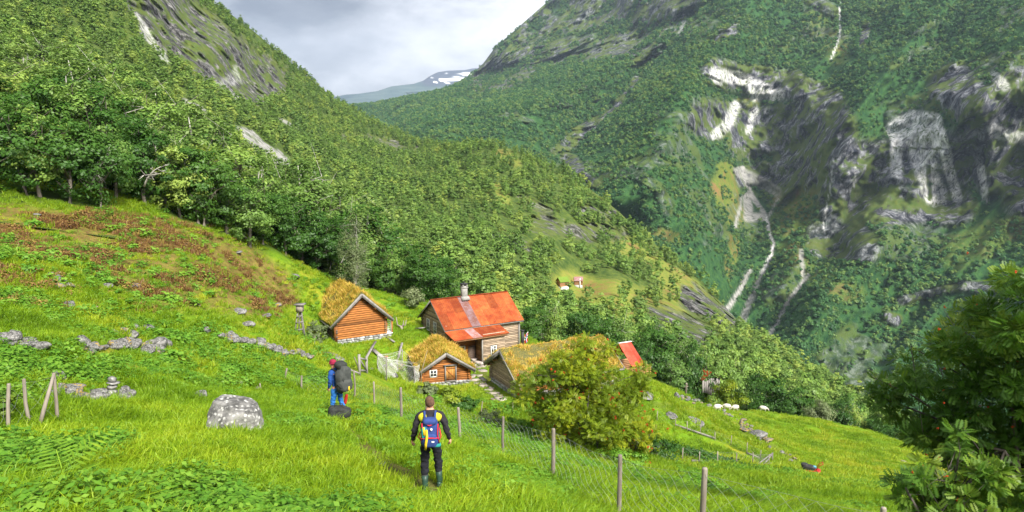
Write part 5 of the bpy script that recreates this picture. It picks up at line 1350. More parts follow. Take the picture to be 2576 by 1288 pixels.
for i, (u, v, rz_, lab) in enumerate([(1805, 1034, .3, 'white sheep lying leftmost near the rocks at the top of the pasture'), (1828, 1031, 2.9, 'white sheep grazing in the left pair on the pasture edge'), (1849, 1034, 3.4, 'white sheep grazing in the right pair on the pasture edge'), (1920, 1036, -.4, 'lone white sheep grazing farthest right along the pasture edge')]):
    p = hit(u, v) or Vector([float(q) for q in P(u, v, 80)])
    o = s0 if i == 0 else dup(s0); o.location = p; o.rotation_euler = (0, 0, rz_); o['label'] = lab; o['group'] = 'sheep along the pasture edge'; o.scale = (.75,) * 3
# ================================================================== ROCKS
def rockmesh(name, seed, mat, sq=(1, .8, .7), sub=3, cuts=7, rough=.18):
    import bmesh
    bm = bmesh.new(); bmesh.ops.create_icosphere(bm, subdivisions=sub, radius=1)
    V = np.array([v.co[:] for v in bm.verts]); F = np.array([[v.index for v in f.verts] for f in bm.faces]); bm.free()
    rg = np.random.default_rng(seed)
    for k in range(cuts):
        d = rg.normal(size=3); d /= np.linalg.norm(d); c = rg.uniform(.55, .85); s = V @ d
        V = V - np.outer(np.maximum(s - c, 0), d) * .92
    V = V * (1 + (fbm(V * 1.6 + seed, seed, 4)[:, None] - .5) * rough * 2)
    V = V * np.array(sq)
    return mesh_np(name, V, F, mat, None, False)
def put(o, loc, s, rot, label, cat, group=None):
    o.location = [float(c) for c in loc]; o.scale = (s, s, s) if np.isscalar(s) else s; o.rotation_euler = rot
    return tag(o, label, cat, group)
# the big boulder
p = hit(580, 1098) or Vector((-5.8, 14, -5.7))
k = p.y / FOC
bo = rockmesh('boulder', 4, M['rock'], (1, .75, .88), 5, 9, .16)
put(bo, (p.x, p.y, p.z + 46 * k), 84 * k, (0, math.radians(27), .15), 'large white lichen covered boulder lying in the foreground grass', 'boulder')
RK = [rockmesh('rock', 20 + i, M['rock_dull'] if i % 3 else M['rock_moss'], ((1, .8, .6), (1, .7, .75), (.9, .9, .5), (1, .6, .45), (.8, .8, .9), (1, .75, .55))[i], 3, 14, .12) for i in range(6)]
rkused = [False] * 6
def rock(u, v, px, label, group, i=None, flat=1.0, up=.5):
    p = hit(u, v)
    if p is None: return
    i = random.randrange(6) if i is None else i
    s = px / 1.55 * p.y / FOC
    o = RK[i] if not rkused[i] else RK[i].copy()
    if rkused[i]: COL.objects.link(o)
    rkused[i] = True
    put(o, (p.x, p.y, p.z + s * up), (s, s, s * flat), (random.uniform(-.3, .3), random.uniform(-.3, .3), random.uniform(0, 6.28)), label, 'rock', group)
    return o
def rubble(pts, n, spread, pmin, pmax, label, group):
    pts = np.array(pts, float); seg = np.cumsum([0] + [np.hypot(*(b - a)) for a, b in zip(pts[:-1], pts[1:])])
    for _ in range(n):
        s = random.uniform(0, seg[-1]); u = np.interp(s, seg, pts[:, 0]) + random.gauss(0, spread * .6); v = np.interp(s, seg, pts[:, 1]) + random.gauss(0, spread * .35)
        rock(u, v, random.uniform(pmin, pmax) * random.choice([.7, 1, 1, 1.25]), label, group)
rubble([(0, 862), (60, 868), (110, 880)], 26, 12, 16, 36, 'grey stone in the tumbled wall at the far left edge', 'stones of the wall at the far left')
rubble([(215, 880), (250, 885), (330, 870), (400, 890)], 74, 18, 12, 33, 'grey stone in the heap below the heather slope', 'stones in the heap below the heather')
rubble([(250, 850), (330, 840), (370, 845)], 16, 12, 10, 26, 'stone in the broken upper course of the heap', 'stones above the heap')
rubble([(555, 848), (600, 862), (650, 870), (720, 890), (790, 905)], 64, 9, 10, 24, 'small stone in the low wall running down to the barn', 'stones of the wall leading to the barn')
rubble([(150, 985), (200, 1000), (260, 1005), (340, 1000)], 40, 16, 11, 32, 'mossy stone beside the little cairn on the left', 'stones around the cairn')
rubble([(130, 690), (160, 730), (180, 715)], 14, 18, 10, 24, 'grey stone in the bracken on the upper left slope', 'stones in the upper left bracken')
rubble([(1020, 935), (980, 925), (950, 940), (1030, 975)], 14, 16, 8, 18, 'stone near the netted pen beside the cabin', 'stones near the netted pen')
rubble([(1700, 1000), (1780, 1020), (1860, 1060), (1950, 1130), (2000, 1165)], 60, 10, 6, 16, 'small pale stone of the line crossing the right pasture', 'stones in the line across the right pasture')
for u, v, px, fl, lab in [(75, 880, 60, .6, 'broad pale slab of rock at the left end of the tumbled wall'), (370, 838, 38, 1, 'rounded upright grey rock above the stone heap'), (150, 965, 48, .9, 'round lichen rock between the left fence posts and the cairn'), (190, 985, 50, .8, 'jagged rock beside the round rock on the left'),
                          (245, 1000, 60, .6, 'orange mossy boulder at the foot of the cairn'), (395, 890, 50, .4, 'long tilted slab at the right end of the stone heap'), (600, 968, 44, .35, 'flat pale rock in the grass above the boulder'), (505, 1002, 60, .25, 'flush grey slab in the meadow right of the cairn'),
                          (650, 982, 26, .7, 'small pointed stone right of the flat pale rock'), (627, 823, 36, .9, 'round pale stone standing alone on the slope left of the barn'), (695, 778, 50, .6, 'long lichen rock high on the slope left of the barn'), (603, 790, 40, .5, 'flat dark rock left of the long lichen rock'),
                          (520, 838, 24, 1.1, 'small upright grey stone in the middle of the left slope'), (670, 800, 36, .4, 'flat stone just above the round pale stone'), (340, 730, 30, .8, 'grey stone on the upper slope between the ferns'), (240, 780, 34, .5, 'low grey stone in the ferns on the left slope'),
                          (270, 725, 34, .5, 'split grey stone above the left ferns'), (175, 778, 36, 1.0, 'upright grey stone left of the low one'), (500, 775, 20, 1.2, 'thin upright stone in the middle of the slope'), (745, 700, 30, .6, 'grey rock at the top of the meadow above the barn'),
                          (600, 640, 24, .5, 'stone low in the heather near the forest edge'), (95, 545, 26, .6, 'pale stone at the very top left below the trees'), (140, 1000, 40, .6, 'orange lichen stone behind the left fence posts'), (1905, 1100, 60, .45, 'long dark outcrop in the middle of the right pasture'),
                          (1870, 1085, 40, .5, 'upper end of the dark outcrop on the right pasture'), (1932, 1112, 40, .45, 'lower end of the dark outcrop on the right pasture'), (2272, 1165, 22, .7, 'lone dark rock far out on the right pasture'), (1560, 1010, 30, .3, 'flat stone on the slope right of the sod roofed farmhouse'),
                          (1620, 1000, 60, .2, 'flat outcrop at the top of the right pasture'), (1690, 1050, 46, .25, 'second flat outcrop below the top of the right pasture'), (1750, 1065, 50, .25, 'flat pale outcrop beside the line of stones'), (955, 1172, 40, .2, 'small flat stone half sunk in the grass left of the near hiker'),
                          (1098, 1252, 40, .2, 'flat reddish stepping stone in the path behind the near hiker'), (720, 1128, 60, .15, 'thin flush slab trailing right from the boulder'), (840, 905, 70, .3, 'wide flat slab just above the far hiker'), (1240, 1008, 20, .5, 'pale stone at the corner of the cabin foundation')]:
    rock(u, v, px * .82, lab, None, flat=fl, up=.35 * fl + .1)
# cairn
cr_ = hit(283, 1000)
if cr_:
    t = thing('cairn', 'little cairn of four stacked stones on the left', 'cairn', cr_); z = 0; k = cr_.y / FOC
    for i, (w_, h_) in enumerate(((30, 26), (26, 14), (36, 9), (26, 16))):
        h = h_ * k; r = rockmesh('stone', 60 + i, M['rock'], (w_ / 2 * k, w_ / 2 * k * .8, h / 2), 3, 6, .12); r.parent = t; r.location = (.02 * i, 0, z + h / 2 * .85); z += h * .85
# flagstones
fl = MB(); V = []; rg = np.random.default_rng(3)
for i, (u, v) in enumerate([(1192, 905), (1200, 912), (1190, 920), (1203, 925), (1210, 915), (1188, 932), (1200, 937), (1214, 933), (1193, 946), (1206, 948), (1199, 957), (1220, 922), (1225, 908), (1208, 902), (1215, 955), (1210, 966), (1218, 972), (1226, 978), (1233, 984), (1240, 990), (1250, 997), (1257, 1003), (1264, 1009), (1180, 912), (1236, 900), (1218, 897), (1180, 950)]):
    p = hit(u, v)
    if p is None: continue
    mb = MB(); a = np.sort(rg.random(7) * 6.28); r = rg.uniform(.7, 1.2, 7) * rg.uniform(.28, .5)
    A = np.stack([np.cos(a) * r * 1.3, np.sin(a) * r, 0 * a], -1); B = A * .95 + np.array([0, 0, .07]); A = A - np.array([0, 0, .12])
    mb.add(np.concatenate([A, B]), [np.array([list(range(7, 14))]), np.array([[j, (j + 1) % 7, 7 + (j + 1) % 7, 7 + j] for j in range(7)])])
    o = mb.build('flagstone', M['flag']); o.location = p + Vector((0, 0, .03)); o.rotation_euler = (0.0, .0, 0)
    tag(o, 'flat paving stone of the path between the cabin and the sod roofed farmhouse', 'paving stone', 'flagstones between the houses')

# ================================================================== FENCES
def netting(mb, a, b, ha, hb, cell=.16, r=.004, t=.5, sag=.05):
    """diamond mesh between two post feet a,b"""
    a = np.array(a, float); b = np.array(b, float); L = np.linalg.norm((b - a)[:2]); d = (b - a) / L
    n = max(3, int(L / cell)); H = (ha + hb) / 2; m = int(H / (cell * .8))
    ph = random.random() * 6
    def pt(i, j):
        s = i / n; x = a + (b - a) * s; hh = ha + (hb - ha) * s
        return x + np.array([0, 0, .04 + hh * (j / m) * (1 - sag * 4 * s * (1 - s)) ]) + np.array([-d[1], d[0], 0]) * .04 * math.sin(s * 7 + j + ph)
    P_ = np.array([[pt(i, j) for j in range(m + 1)] for i in range(n + 1)])
    V = []; F = []
    def strand(p, q):
        dd = q - p; sd = np.cross(dd, [d[1], -d[0], 0]); sd = sd / (np.linalg.norm(sd) + 1e-9) * r; s2 = np.array([-d[1], d[0], 0]) * r
        k = len(V); V.extend([p + sd, p - sd * .5 + s2, p - sd * .5 - s2, q + sd, q - sd * .5 + s2, q - sd * .5 - s2]); F.extend([[k, k + 1, k + 4, k + 3], [k + 1, k + 2, k + 5, k + 4], [k + 2, k, k + 3, k + 5]])
    for i in range(n):
        for j in range(m):
            if (i + j) % 2: strand(P_[i, j], P_[i + 1, j + 1])
            else: strand(P_[i + 1, j], P_[i, j + 1])
    for i in range(n): strand(P_[i, m], P_[i + 1, m]); strand(P_[i, 0], P_[i + 1, 0])
    mb.add(V, np.array(F), t)
def post(mb, a, h, r, lean=(0, 0), rg=None, sq=True):
    a = np.array(a, float); top = a + np.array([lean[0], lean[1], h])
    pts = [a - np.array([0, 0, .3]), a, a * .5 + top * .5 + np.random.default_rng(int(abs(a[0]) * 99)).normal(size=3) * .012, top - (top - a) * .02, top]
    mb.tube(pts, [r * 1.05, r, r * .95, r * .9, r * .75], 7)
def fence(name, label, rows, h0=1.2, r=.05, net=True, cell=.16, wr=.004):
    """rows: (u_base, v_top, Y, lean)"""
    pos = []
    for (u, vt, Y_, ln) in rows:
        x = float(P(u, vt, Y_)[0]); z = gzf(x, Y_); top = float(P(u, vt, Y_)[2]); pos.append((np.array([x, Y_, z]), min(max(top - z, .5), 1.7), ln))
    o0 = pos[0][0]; t = thing(name, label, 'fence', o0)
    for p, h, ln in pos:
        mb = MB(); post(mb, p - o0, h, r * random.uniform(.85, 1.15), (ln, 0)); mb.build('post', M['post'], t, True)
    if net:
        mb = MB()
        for (p, h, _), (q, g2, _) in zip(pos[:-1], pos[1:]): netting(mb, p - o0, q - o0, h * .9, g2 * .9, cell, wr)
        mb.build('wire_netting', M['netwire'], t)
    return t
mainf = fence('wire_fence', 'long wire netting fence on round wooden posts running down the meadow past both hikers',
              [(2223, 1277, 9.2, 0), (1773, 1177, 11, 0), (1560, 1144, 13.2, 0.0), (1392, 1078, 16, 0), (1266, 1048, 19, 0), (1157, 1025, 21.7, -.06), (1072, 1000, 23.2, .02), (1008, 975, 25, 0), (940, 960, 29, 0), (890, 932, 31, 0), (757, 945, 32, .04), (718, 968, 33, .12)], cell=.15, wr=.0021)
lf = fence('old_fence', 'remains of an old fence with crooked grey posts at the left edge', [(-30, 990, 14, .2), (8, 965, 14.5, .12), (63, 953, 15, -.03), (133, 938, 15.5, .02)], r=.038, cell=.3, wr=.002)
mb = MB(); a = hit(90, 1082); a = np.array(a if a else (-11, 15, -6.1)); top = P(136, 940, 15.5); o0 = a; mb.tube([a - o0 - np.array([0, 0, .2]), (top - o0) * .5 + np.array([.03, 0, 0]), top - o0], [.05, .045, .035], 7)
o = mb.build('leaning_pole', M['post'], None, True); o.location = a; tag(o, 'pale bleached pole leaning against the old fence post on the left', 'pole')
for (u, v, h, ln, lab) in [(655, 985, .35, .0, 'short stake stump beside the pointed stone'), (1210, 1040, .8, .1, 'thin stake standing among weeds below the small cabin'), (1290, 1040, .7, 0, 'second thin stake among the weeds below the small cabin'), (790, 880, .9, .1, 'grey post in front of the leafy bush by the barn'),
                           (905, 935, .9, -.3, 'pale slanting stake right behind the far hiker')]:
    p = hit(u, v)
    if p: mb = MB(); post(mb, (0, 0, 0), h, .035, (ln, 0)); o = mb.build('stake', M['post'], None, True); o.location = p; tag(o, lab, 'stake')

# garden enclosure on the right pasture
def garden(name, label, pts, boards, h=.75):
    P3 = [hit(u, v) for u, v in pts]
    P3 = [p for p in P3 if p]; o0 = P3[0]; t = thing(name, label, 'fence', o0)
    for p in P3:
        mb = MB(); mb.beam(p - o0 - Vector((0, 0, .2)), p - o0 + Vector((random.uniform(-.05, .05), 0, h * random.uniform(.9, 1.15))), .045); mb.build('stake', M['post'], t)
    for (a, b) in boards:
        a = hit(*a); b = hit(*b); mb = MB(); mb.beam(a - o0 + Vector((0, 0, .1)), b - o0 + Vector((0, 0, .1)), .06, .13); mb.build('board', M['board'], t)
    mb = MB()
    for p, q in zip(P3[:-1], P3[1:]): netting(mb, p - o0, q - o0, h * .95, h * .95, .22, .0025)
    mb.build('wire_netting', M['netwire'], t)
    return t
garden('garden_fence', 'upper run of thin stakes and boards edging the vegetable garden', [(1652, 1060), (1699, 1075), (1729, 1085), (1761, 1095), (1799, 1109), (1838, 1124), (1878, 1142), (1912, 1156)], [((1699, 1073), (1799, 1107)), ((1878, 1144), (1912, 1157))])
gf = garden('garden_fence', 'lower run of thin stakes and boards edging the vegetable garden', [(1716, 1159), (1759, 1166), (1805, 1170), (1853, 1169), (1894, 1172), (1935, 1168)], [((1740, 1165), (1853, 1171)), ((1886, 1176), (1940, 1170))])
a, b = hit(1918, 1174), hit(1942, 1165)
if a and b:
    mb = MB(); mb.beam((0, 0, 0), b - a + Vector((0, 0, .7)), .07, .05); mb.beam(Vector((-.2, .2, .1)), b - a + Vector((0, 0, .75)), .06, .05); mb.beam(b - a, b - a + Vector((0, 0, .8)), .08)
    o = mb.build('brace', M['board']); o.location = a; tag(o, 'slanting brace boards at the lower right corner of the garden', 'brace')
p = hit(1762, 1148)
cb = thing('vegetable_bed', 'oval bed of dark leafy potato plants inside the garden fence', 'vegetable bed', p)
rgx = np.random.default_rng(44); n = 1500; q = rgx.normal(size=(n, 2)) * [1.35, .55]; cc = []
for dx, dy in q:
    x_, y_ = p.x + dx + 0 * dy, p.y + dy - dx * .25; cc.append([x_ - p.x, y_ - p.y, float(gq(x_, y_)) - p.z + rgx.random() * .3])
V, F = leaves(np.array(cc), rgx.normal(size=(n, 3)) * .4 + np.array([0, 0, 1]), np.full(n, .14), rgx); mesh_np('potato_plants', V, F, M['leaf_broad'], cb, tint=rgx.random(n))['kind'] = 'stuff'

# ================================================================== SMALL THINGS
# mower
p = hit(2037, 1190)
mw = thing('motor_mower', 'black and red motor mower parked alone on the right pasture', 'mower', p, math.radians(-25))
mb = MB(); mb.sell((-.1, 0, .32), (.42, .24, .2), (.5, .5), n=10); mb.sell((-.35, 0, .48), (.22, .2, .12), (.6, .6), n=8); mb.build('engine_cover', M['black'], mw, True)
M['redpaint'] = simple('red_paint', (.5, .02, .02), (.4, .02, .02), tint=0, bump=0, rough=.4)
M['bluepaint'] = simple('blue_paint', (.1, .35, .45), (.1, .3, .4), tint=0, bump=0, rough=.5)
mb = MB(); mb.sell((.1, 0, .16), (.55, .3, .09), (.4, .5), n=10); mb.sell((.5, 0, .2), (.15, .28, .1), (.5, .5), n=8); mb.build('deck', M['redpaint'], mw, True)
for xx, yy in ((-.35, -.3), (-.35, .3), (.42, -.3), (.42, .3)):
    mb = MB(); mb.tube([(xx, yy - .05, .13), (xx, yy + .05, .13)], .14, 14); w_ = mb.build('wheel', M['black'], mw); mb = MB(); mb.tube([(xx, yy - .056, .13), (xx, yy + .056, .13)], .07, 10); mb.build('rim', M['redpaint'], w_)
mb = MB(); 
for s in (-.2, .2): mb.tube([(.35, s, .3), (.55, s, .65), (.75, s, .8)], .02, 6)
mb.tube([(.75, -.25, .8), (.75, .25, .8)], .02, 6); mb.build('handlebar', M['redpaint'], mw); mb = MB(); mb.sell((.25, 0, .42), (.14, .1, .09), (.5, .5), n=8); mb.build('fuel_tank', M['bluepaint'], mw, True)
# small scarecrow-like post
p = hit(1725, 995); mb = MB(); mb.tube([(0, 0, -.2), (0, 0, .5), (.03, 0, 1.0)], [.11, .1, .07], 7); mb.tube([(-.2, 0, .8), (.2, 0, .9)], .04, 6); mb.sell((.03, 0, 1.1), (.1, .1, .13), n=8)
o = mb.build('gnarled_post', M['bark'], None, True); o.location = p; tag(o, 'dark gnarled stump post standing at the top of the right pasture', 'post')
# flag on the farmhouse corner
hp = house.matrix_basis
base = hp @ Vector((W / 2 + .25, L + .15, 1.0))
fg = thing('flag', 'small red white and blue flag hanging from a slanting pole at the farmhouse corner', 'flag', base)
mb = MB(); mb.tube([(0, 0, -.3), (.75, -.2, .75)], .025, 6); mb.build('flag_pole', M['white'], fg)
M['flagred'] = simple('flag_red', (.6, .02, .03), (.5, .02, .03), tint=0, bump=0); M['flagblue'] = simple('flag_blue', (.02, .04, .25), (.02, .03, .2), tint=0, bump=0)
mb = MB(); nx = 12
for i in range(nx):
    for j in range(8):
        u0, u1, v0, v1 = i / nx, (i + 1) / nx, j / 8, (j + 1) / 8
        f = lambda u, v: (.72 - u * .32 + .03 * math.sin(v * 8), -.2 + .06 * math.sin(u * 9), .72 - u * .3 - v * .95)
        q = [f(u0, v0), f(u1, v0), f(u1, v1), f(u0, v1)]
        blue = i in (5, 6) or j in (3,); white = i in (4, 7) or j in (2, 4)
        mb.add(q, np.array([[0, 1, 2, 3]]), .5, 2 if blue else (1 if white else 0))
mb.build('flag_cloth', [M['flagred'], M['white'], M['flagblue']], fg)
# frame stand with box (left of the barn)
p = hit(757, 852); st_ = thing('box_stand', 'leggy grey wooden stand carrying a flat topped box left of the barn', 'stand', p)
for a, b in (((-.45, -.2, -.2), (-.1, 0, 2.0)), ((.4, -.25, -.2), (.1, 0, 2.0)), ((.1, .35, -.2), (0, .1, 2.0)), ((-.2, .2, -.2), (-.05, .1, 2.0))):
    mb = MB(); mb.beam(a, b, .07); mb.build('leg', M['board'], st_)
mb = MB(); mb.box((0, .05, 2.05), (.42, .4, .42)); mb.build('box', M['post'], st_); mb = MB(); mb.box((.02, .05, 2.34), (.66, .6, .06)); mb.build('lid', M['board'], st_)
mb = MB()
for z in (.6, 1.1, 1.5): mb.beam((-.38 + z * .13, -.15, z), (.36 - z * .12, -.15, z + .1), .05, .08)
mb.build('cross_board', M['board'], st_)
# planks lying and leaning around the farmyard
for nm, u0, v0, u1, v1, w_, up, lab in [('plank', 920, 905, 945, 870, .22, .3, 'grey plank propped up on the grass between barn and cabin'), ('plank', 965, 845, 992, 868, .2, .2, 'grey plank lying beside the barn foundation'), ('plank', 1000, 912, 1012, 878, .2, .45, 'leaning plank behind the netted pen'),
                                        ('plank', 862, 928, 905, 950, .1, .15, 'thin pale rail just right of the far hiker'), ('plank', 935, 880, 962, 905, .35, .1, 'weathered log trough lying left of the pen'), ('plank', 1045, 828, 1068, 838, .3, .45, 'rough plank table at the left corner of the farmhouse'), ('plank', 1180, 905, 1205, 922, .18, .1, 'loose board on the ground in front of the farmhouse porch'),
                                        ('plank', 1185, 900, 1215, 905, .15, .15, 'second loose board by the farmhouse porch')]:
    a, b = hit(u0, v0), hit(u1, v1)
    if a and b:
        if (b - a).length > 5: b = a + (b - a).normalized() * 3
        mb = MB(); mb.beam((0, 0, .08), b - a + Vector((0, 0, .08 + up)), w_, .06, up=(0, 0, 1)); o = mb.build(nm, M['board']); o.location = a; tag(o, lab, 'plank')
# gate by the far hiker
a, b = hit(905, 945), hit(960, 950)
gt = thing('gate', 'simple plank gate standing open right of the far hiker', 'gate', a); d_ = b - a; d_ = d_ / d_.length * 2.2 if d_.length > 3 else d_
for e in (Vector((0, 0, 0)), d_): mb = MB(); mb.beam(e - Vector((0, 0, .2)), e + Vector((0, 0, 1.25)), .13); mb.build('post', M['board'], gt)
mb = MB(); mb.beam(Vector((0, 0, 1.05)), d_ + Vector((0, 0, 1.0)), .05, .1); mb.beam(Vector((0, 0, .3)), d_ + Vector((0, 0, .3)), .05, .1); mb.beam(Vector((0, 0, 1.0)), d_ + Vector((0, 0, .3)), .05, .1); mb.build('rail', M['board'], gt)
# netted pen
cs = [hit(*q) for q in ((950, 938), (972, 958), (1000, 948), (1042, 972), (1060, 955), (1012, 925))]
cs = [c for c in cs if c]; o0 = cs[0]; pen = thing('netted_pen', 'low pen of stakes wrapped in white netting beside the small cabin', 'pen', o0)
for c in cs: mb = MB(); mb.beam(c - o0 - Vector((0, 0, .2)), c - o0 + Vector((.05, 0, 1.55)), .07); mb.build('stake', M['board'], pen)
mb = MB()
for p_, q_ in zip(cs, cs[1:] + cs[:1]): netting(mb, p_ - o0, q_ - o0, 1.45, 1.45, .16, .0025)
for p_ in cs:
    for q_ in cs[2:]: mb.tube([p_ - o0 + Vector((0, 0, 1.45)), (p_ + q_) / 2 - o0 + Vector((0, 0, 1.3)), q_ - o0 + Vector((0, 0, 1.45))], .008, 4)
mb.build('white_netting', M['white'], pen)
# red post box
p = hit(972, 915); mb = MB(); mb.tube([(0, 0, -.1), (0, 0, .5)], .03, 6); mb.box((0, 0, .6), (.3, .2, .2)); o = mb.build('red_box', M['log_brown']); o.location = p; tag(o, 'small reddish box on a stick in the grass behind the pen', 'box')
# small hazel wand against the cabin roof
mb = MB(); p = cab.matrix_basis @ Vector((-2.25, -.6, 0)); mb.tube([(0, 0, -.4), (.15, .1, 1.4), (.6, .4, 3.0)], [.03, .025, .012], 6); o = mb.build('long_stick', M['post'], None, True); o.location = p; tag(o, 'long thin stick leaning on the left corner of the small cabin', 'stick')
# bare antler like stump between barn and farmhouse
p = hit(1010, 828)
if p:
    mb = MB(); mb.tube([(0, 0, -.2), (0, 0, .3)], [.2, .14], 7)
    for a_ in ((-.5, 0, 1.2), (.5, 0, .9), (.2, .2, .8)): mb.tube([(0, 0, .2), (a_[0] * .8, a_[1], .4), a_], [.09, .07, .03], 6)
    o = mb.build('forked_stump', M['post'], None, True); o.location = p; tag(o, 'forked grey stump in the grass between barn and farmhouse', 'stump')

# ================================================================== GRASS, HERBS, FERNS
def blades(seed, n, R, h0, h1, w, lean, mat, name):
    rg = np.random.default_rng(seed); a = rg.random(n) * 6.28; r = R * rg.random(n) ** .5
    p = np.stack([np.cos(a) * r, np.sin(a) * r, np.full(n, -.05)], -1); h = rg.uniform(h0, h1, n)
    l = rg.normal(size=(n, 2)) * .35 + np.array(lean); b = rg.random(n) * 6.28; wv = np.stack([np.cos(b), np.sin(b), 0 * b], -1) * w
    m = p + np.stack([l[:, 0] * h * .35, l[:, 1] * h * .35, h * .62], -1); tp = p + np.stack([l[:, 0] * h * 1.1, l[:, 1] * h * 1.1, h * (1 - .25 * np.hypot(l[:, 0], l[:, 1]))], -1)
    V = np.stack([p - wv, p + wv, m + wv * .75, m - wv * .75, tp], 1).reshape(-1, 3); i = np.arange(n) * 5
    tint = np.concatenate([rg.random(n)] * 1)
    return mesh_np(name, V, [np.stack([i, i + 1, i + 2, i + 3], -1), np.stack([i + 3, i + 2, i + 4], -1)], mat, None, tint=np.concatenate([tint, tint]), link=False)
def herb(seed, n, R, h, ls, mat, name):
    rg = np.random.default_rng(seed); a = rg.random(n) * 6.28; r = R * rg.random(n) ** .6
    c = np.stack([np.cos(a) * r, np.sin(a) * r, h * (1 - (r / R) ** 2 * .6) * rg.uniform(.4, 1, n)], -1)
    V, F = leaves(c, np.stack([np.cos(a) * .5, np.sin(a) * .5, 1 + 0 * a], -1) * 1.3, np.full(n, ls), rg, 1.35)
    return mesh_np(name, V, F, mat, None, tint=rg.random(n), link=False)
GP = [blades(1, 80, .30, .10, .25, .0075, (.3, -.1), M['grass'], 'grass_tuft'), blades(2, 70, .28, .15, .4, .007, (.5, -.2), M['grass'], 'grass_tuft'), blades(3, 90, .34, .07, .2, .008, (.1, .1), M['grass'], 'grass_tuft'), blades(4, 60, .3, .14, .3, .0075, (-.3, -.3), M['grass'], 'grass_tuft')]
HP = [herb(5, 60, .32, .30, .085, M['weed'], 'herb_clump'), herb(6, 45, .3, .22, .11, M['weed'], 'herb_clump'), herb(7, 70, .4, .38, .07, M['weed'], 'herb_clump')]
GP2 = [blades(11, 60, .38, .10, .26, .014, (.2, 0), M['grass_far'], 'pasture_tuft'), blades(12, 60, .34, .08, .2, .015, (.3, -.2), M['grass_far'], 'pasture_tuft'), blades(13, 50, .3, .14, .34, .014, (.3, .2), M['grass_far'], 'pasture_tuft')]
HT = [blades(21, 60, .4, .15, .4, .018, (.2, 0), M['heather'], 'heather_tuft'), blades(22, 70, .35, .12, .3, .02, (0, 0), M['heather'], 'heather_tuft'), herb(23, 60, .4, .3, .1, M['heather'], 'heather_tuft')]
def spots(n, y0, y1, seed, keep=None):
    rg = np.random.default_rng(seed); Y = np.exp(rg.uniform(math.log(y0), math.log(y1), n * 3)); a = rg.uniform(-.85, .85, n * 3); 
    pr = (Y / y1) ** 1.0; s = rg.random(n * 3) < np.maximum(pr, .0); Y, a = Y[s][:n], a[s][:n]; X = a * Y
    return X, Y, gq(X, Y)
blocks = [(h_.matrix_basis.inverted(), hw, hl) for h_, hw, hl in ((barn, 2.7, 6.6), (house, 5.0, 8.3), (cab, 2.2, 4.8), (sod, 2.7, 8.5), (shed, 1.5, 2.6))]
RUB = [([(0, 862), (60, 868), (110, 880)], 14), ([(215, 880), (250, 885), (330, 870), (400, 890)], 18), ([(555, 848), (600, 862), (650, 870), (720, 890), (790, 905)], 8), ([(150, 985), (200, 1000), (260, 1005), (340, 1000)], 14), ([(1700, 1000), (1780, 1020), (1860, 1060), (1950, 1130), (2000, 1165)], 8)]
def clear(X, Y, Z):
    ok = np.ones(len(X), bool); U_, V_ = proj(np.stack([X, Y, Z], -1)); r_ = np.random.default_rng(5)
    for pts, w in RUB: ok &= r_.random(len(X)) > stroke(U_, V_, pts, w) * .85
    for Mi, hw, hl in blocks:
        Mi = np.array(Mi); q = np.stack([X, Y, Z, 1 + 0 * X], -1) @ Mi.T
        ok &= ~((abs(q[:, 0]) < hw) & (q[:, 1] > -.3) & (q[:, 1] < hl) & (abs(q[:, 2]) < 5))
    return ok
def field(name, label, n, y0, y1, seed, pl, smin, smax, cond, tilt=.15):
    X, Y, Z = spots(n, y0, y1, seed); U, Vv = proj(np.stack([X, Y, Z], -1)); rg = np.random.default_rng(seed + 1)
    ok = clear(X, Y, Z) & cond(X, Y, U, Vv, rg) & (Vv < 1420)
    X, Y, Z = X[ok], Y[ok], Z[ok]; m = len(X); s = rg.uniform(smin, smax, m) * (.45 + 1.1 * fbm(xyz2(X, Y, .6), 77, 3))
    scatter(name, label, np.stack([X, Y, Z], -1), np.stack([rg.normal(size=m) * tilt, rg.normal(size=m) * tilt, rg.uniform(-.9, .9, m)], -1), np.stack([s] * 3, -1), rg.integers(0, len(pl), m), pl)
def hmask(U, V): return np.maximum(stroke(U, V, [(-60, 585), (220, 600), (480, 640), (660, 720)], 74), stroke(U, V, [(-80, 690), (160, 720), (330, 720), (560, 740)], 55) * .8)
def path(U, V): return np.maximum(stroke(U, V, [(1070, 1215), (1100, 1225)], 22) * 1.1, np.maximum(stroke(U, V, [(1150, 1300), (1110, 1262), (1085, 1225), (1010, 1190), (910, 1130), (872, 1070), (862, 1040)], 24), stroke(U, V, [(1190, 900), (1215, 940), (1260, 1000)], 14)))
weedn = lambda X, Y: fbm(xyz2(X, Y, .35), 201, 3)
field('meadow_grass', 'long bright green grass of the foreground meadow', 34000, 6.5, 34, 301, GP, .7, 1.15, lambda X, Y, U, V, rg: (rg.random(len(X)) > path(U, V) * .93) & (weedn(X, Y) < .62))
field('meadow_herbs', 'broad leaved herbs growing through the foreground grass', 17000, 6.5, 36, 311, HP, .5, 1.1, lambda X, Y, U, V, rg: (weedn(X, Y) + (rg.random(len(X)) - .5) * .16 > .53) & (rg.random(len(X)) > path(U, V)))
field('pasture_grass', 'short grass of the farther pasture', 52000, 28, 96, 321, GP2, .7, 1.3, lambda X, Y, U, V, rg: (rg.random(len(X)) > hmask(U, V) * .75) & (rg.random(len(X)) > path(U, V) * .8) & (fbm(xyz2(X, Y, .25), 210, 3) < .64))
field('heather', 'red brown heather and withered bracken on the upper left slope', 32000, 24, 62, 331, HT, .7, 1.2, lambda X, Y, U, V, rg: rg.random(len(X)) < hmask(U, V) * sstep(.44, .56, fbm(xyz2(X, Y, .4), 211, 4)) * 1.0)
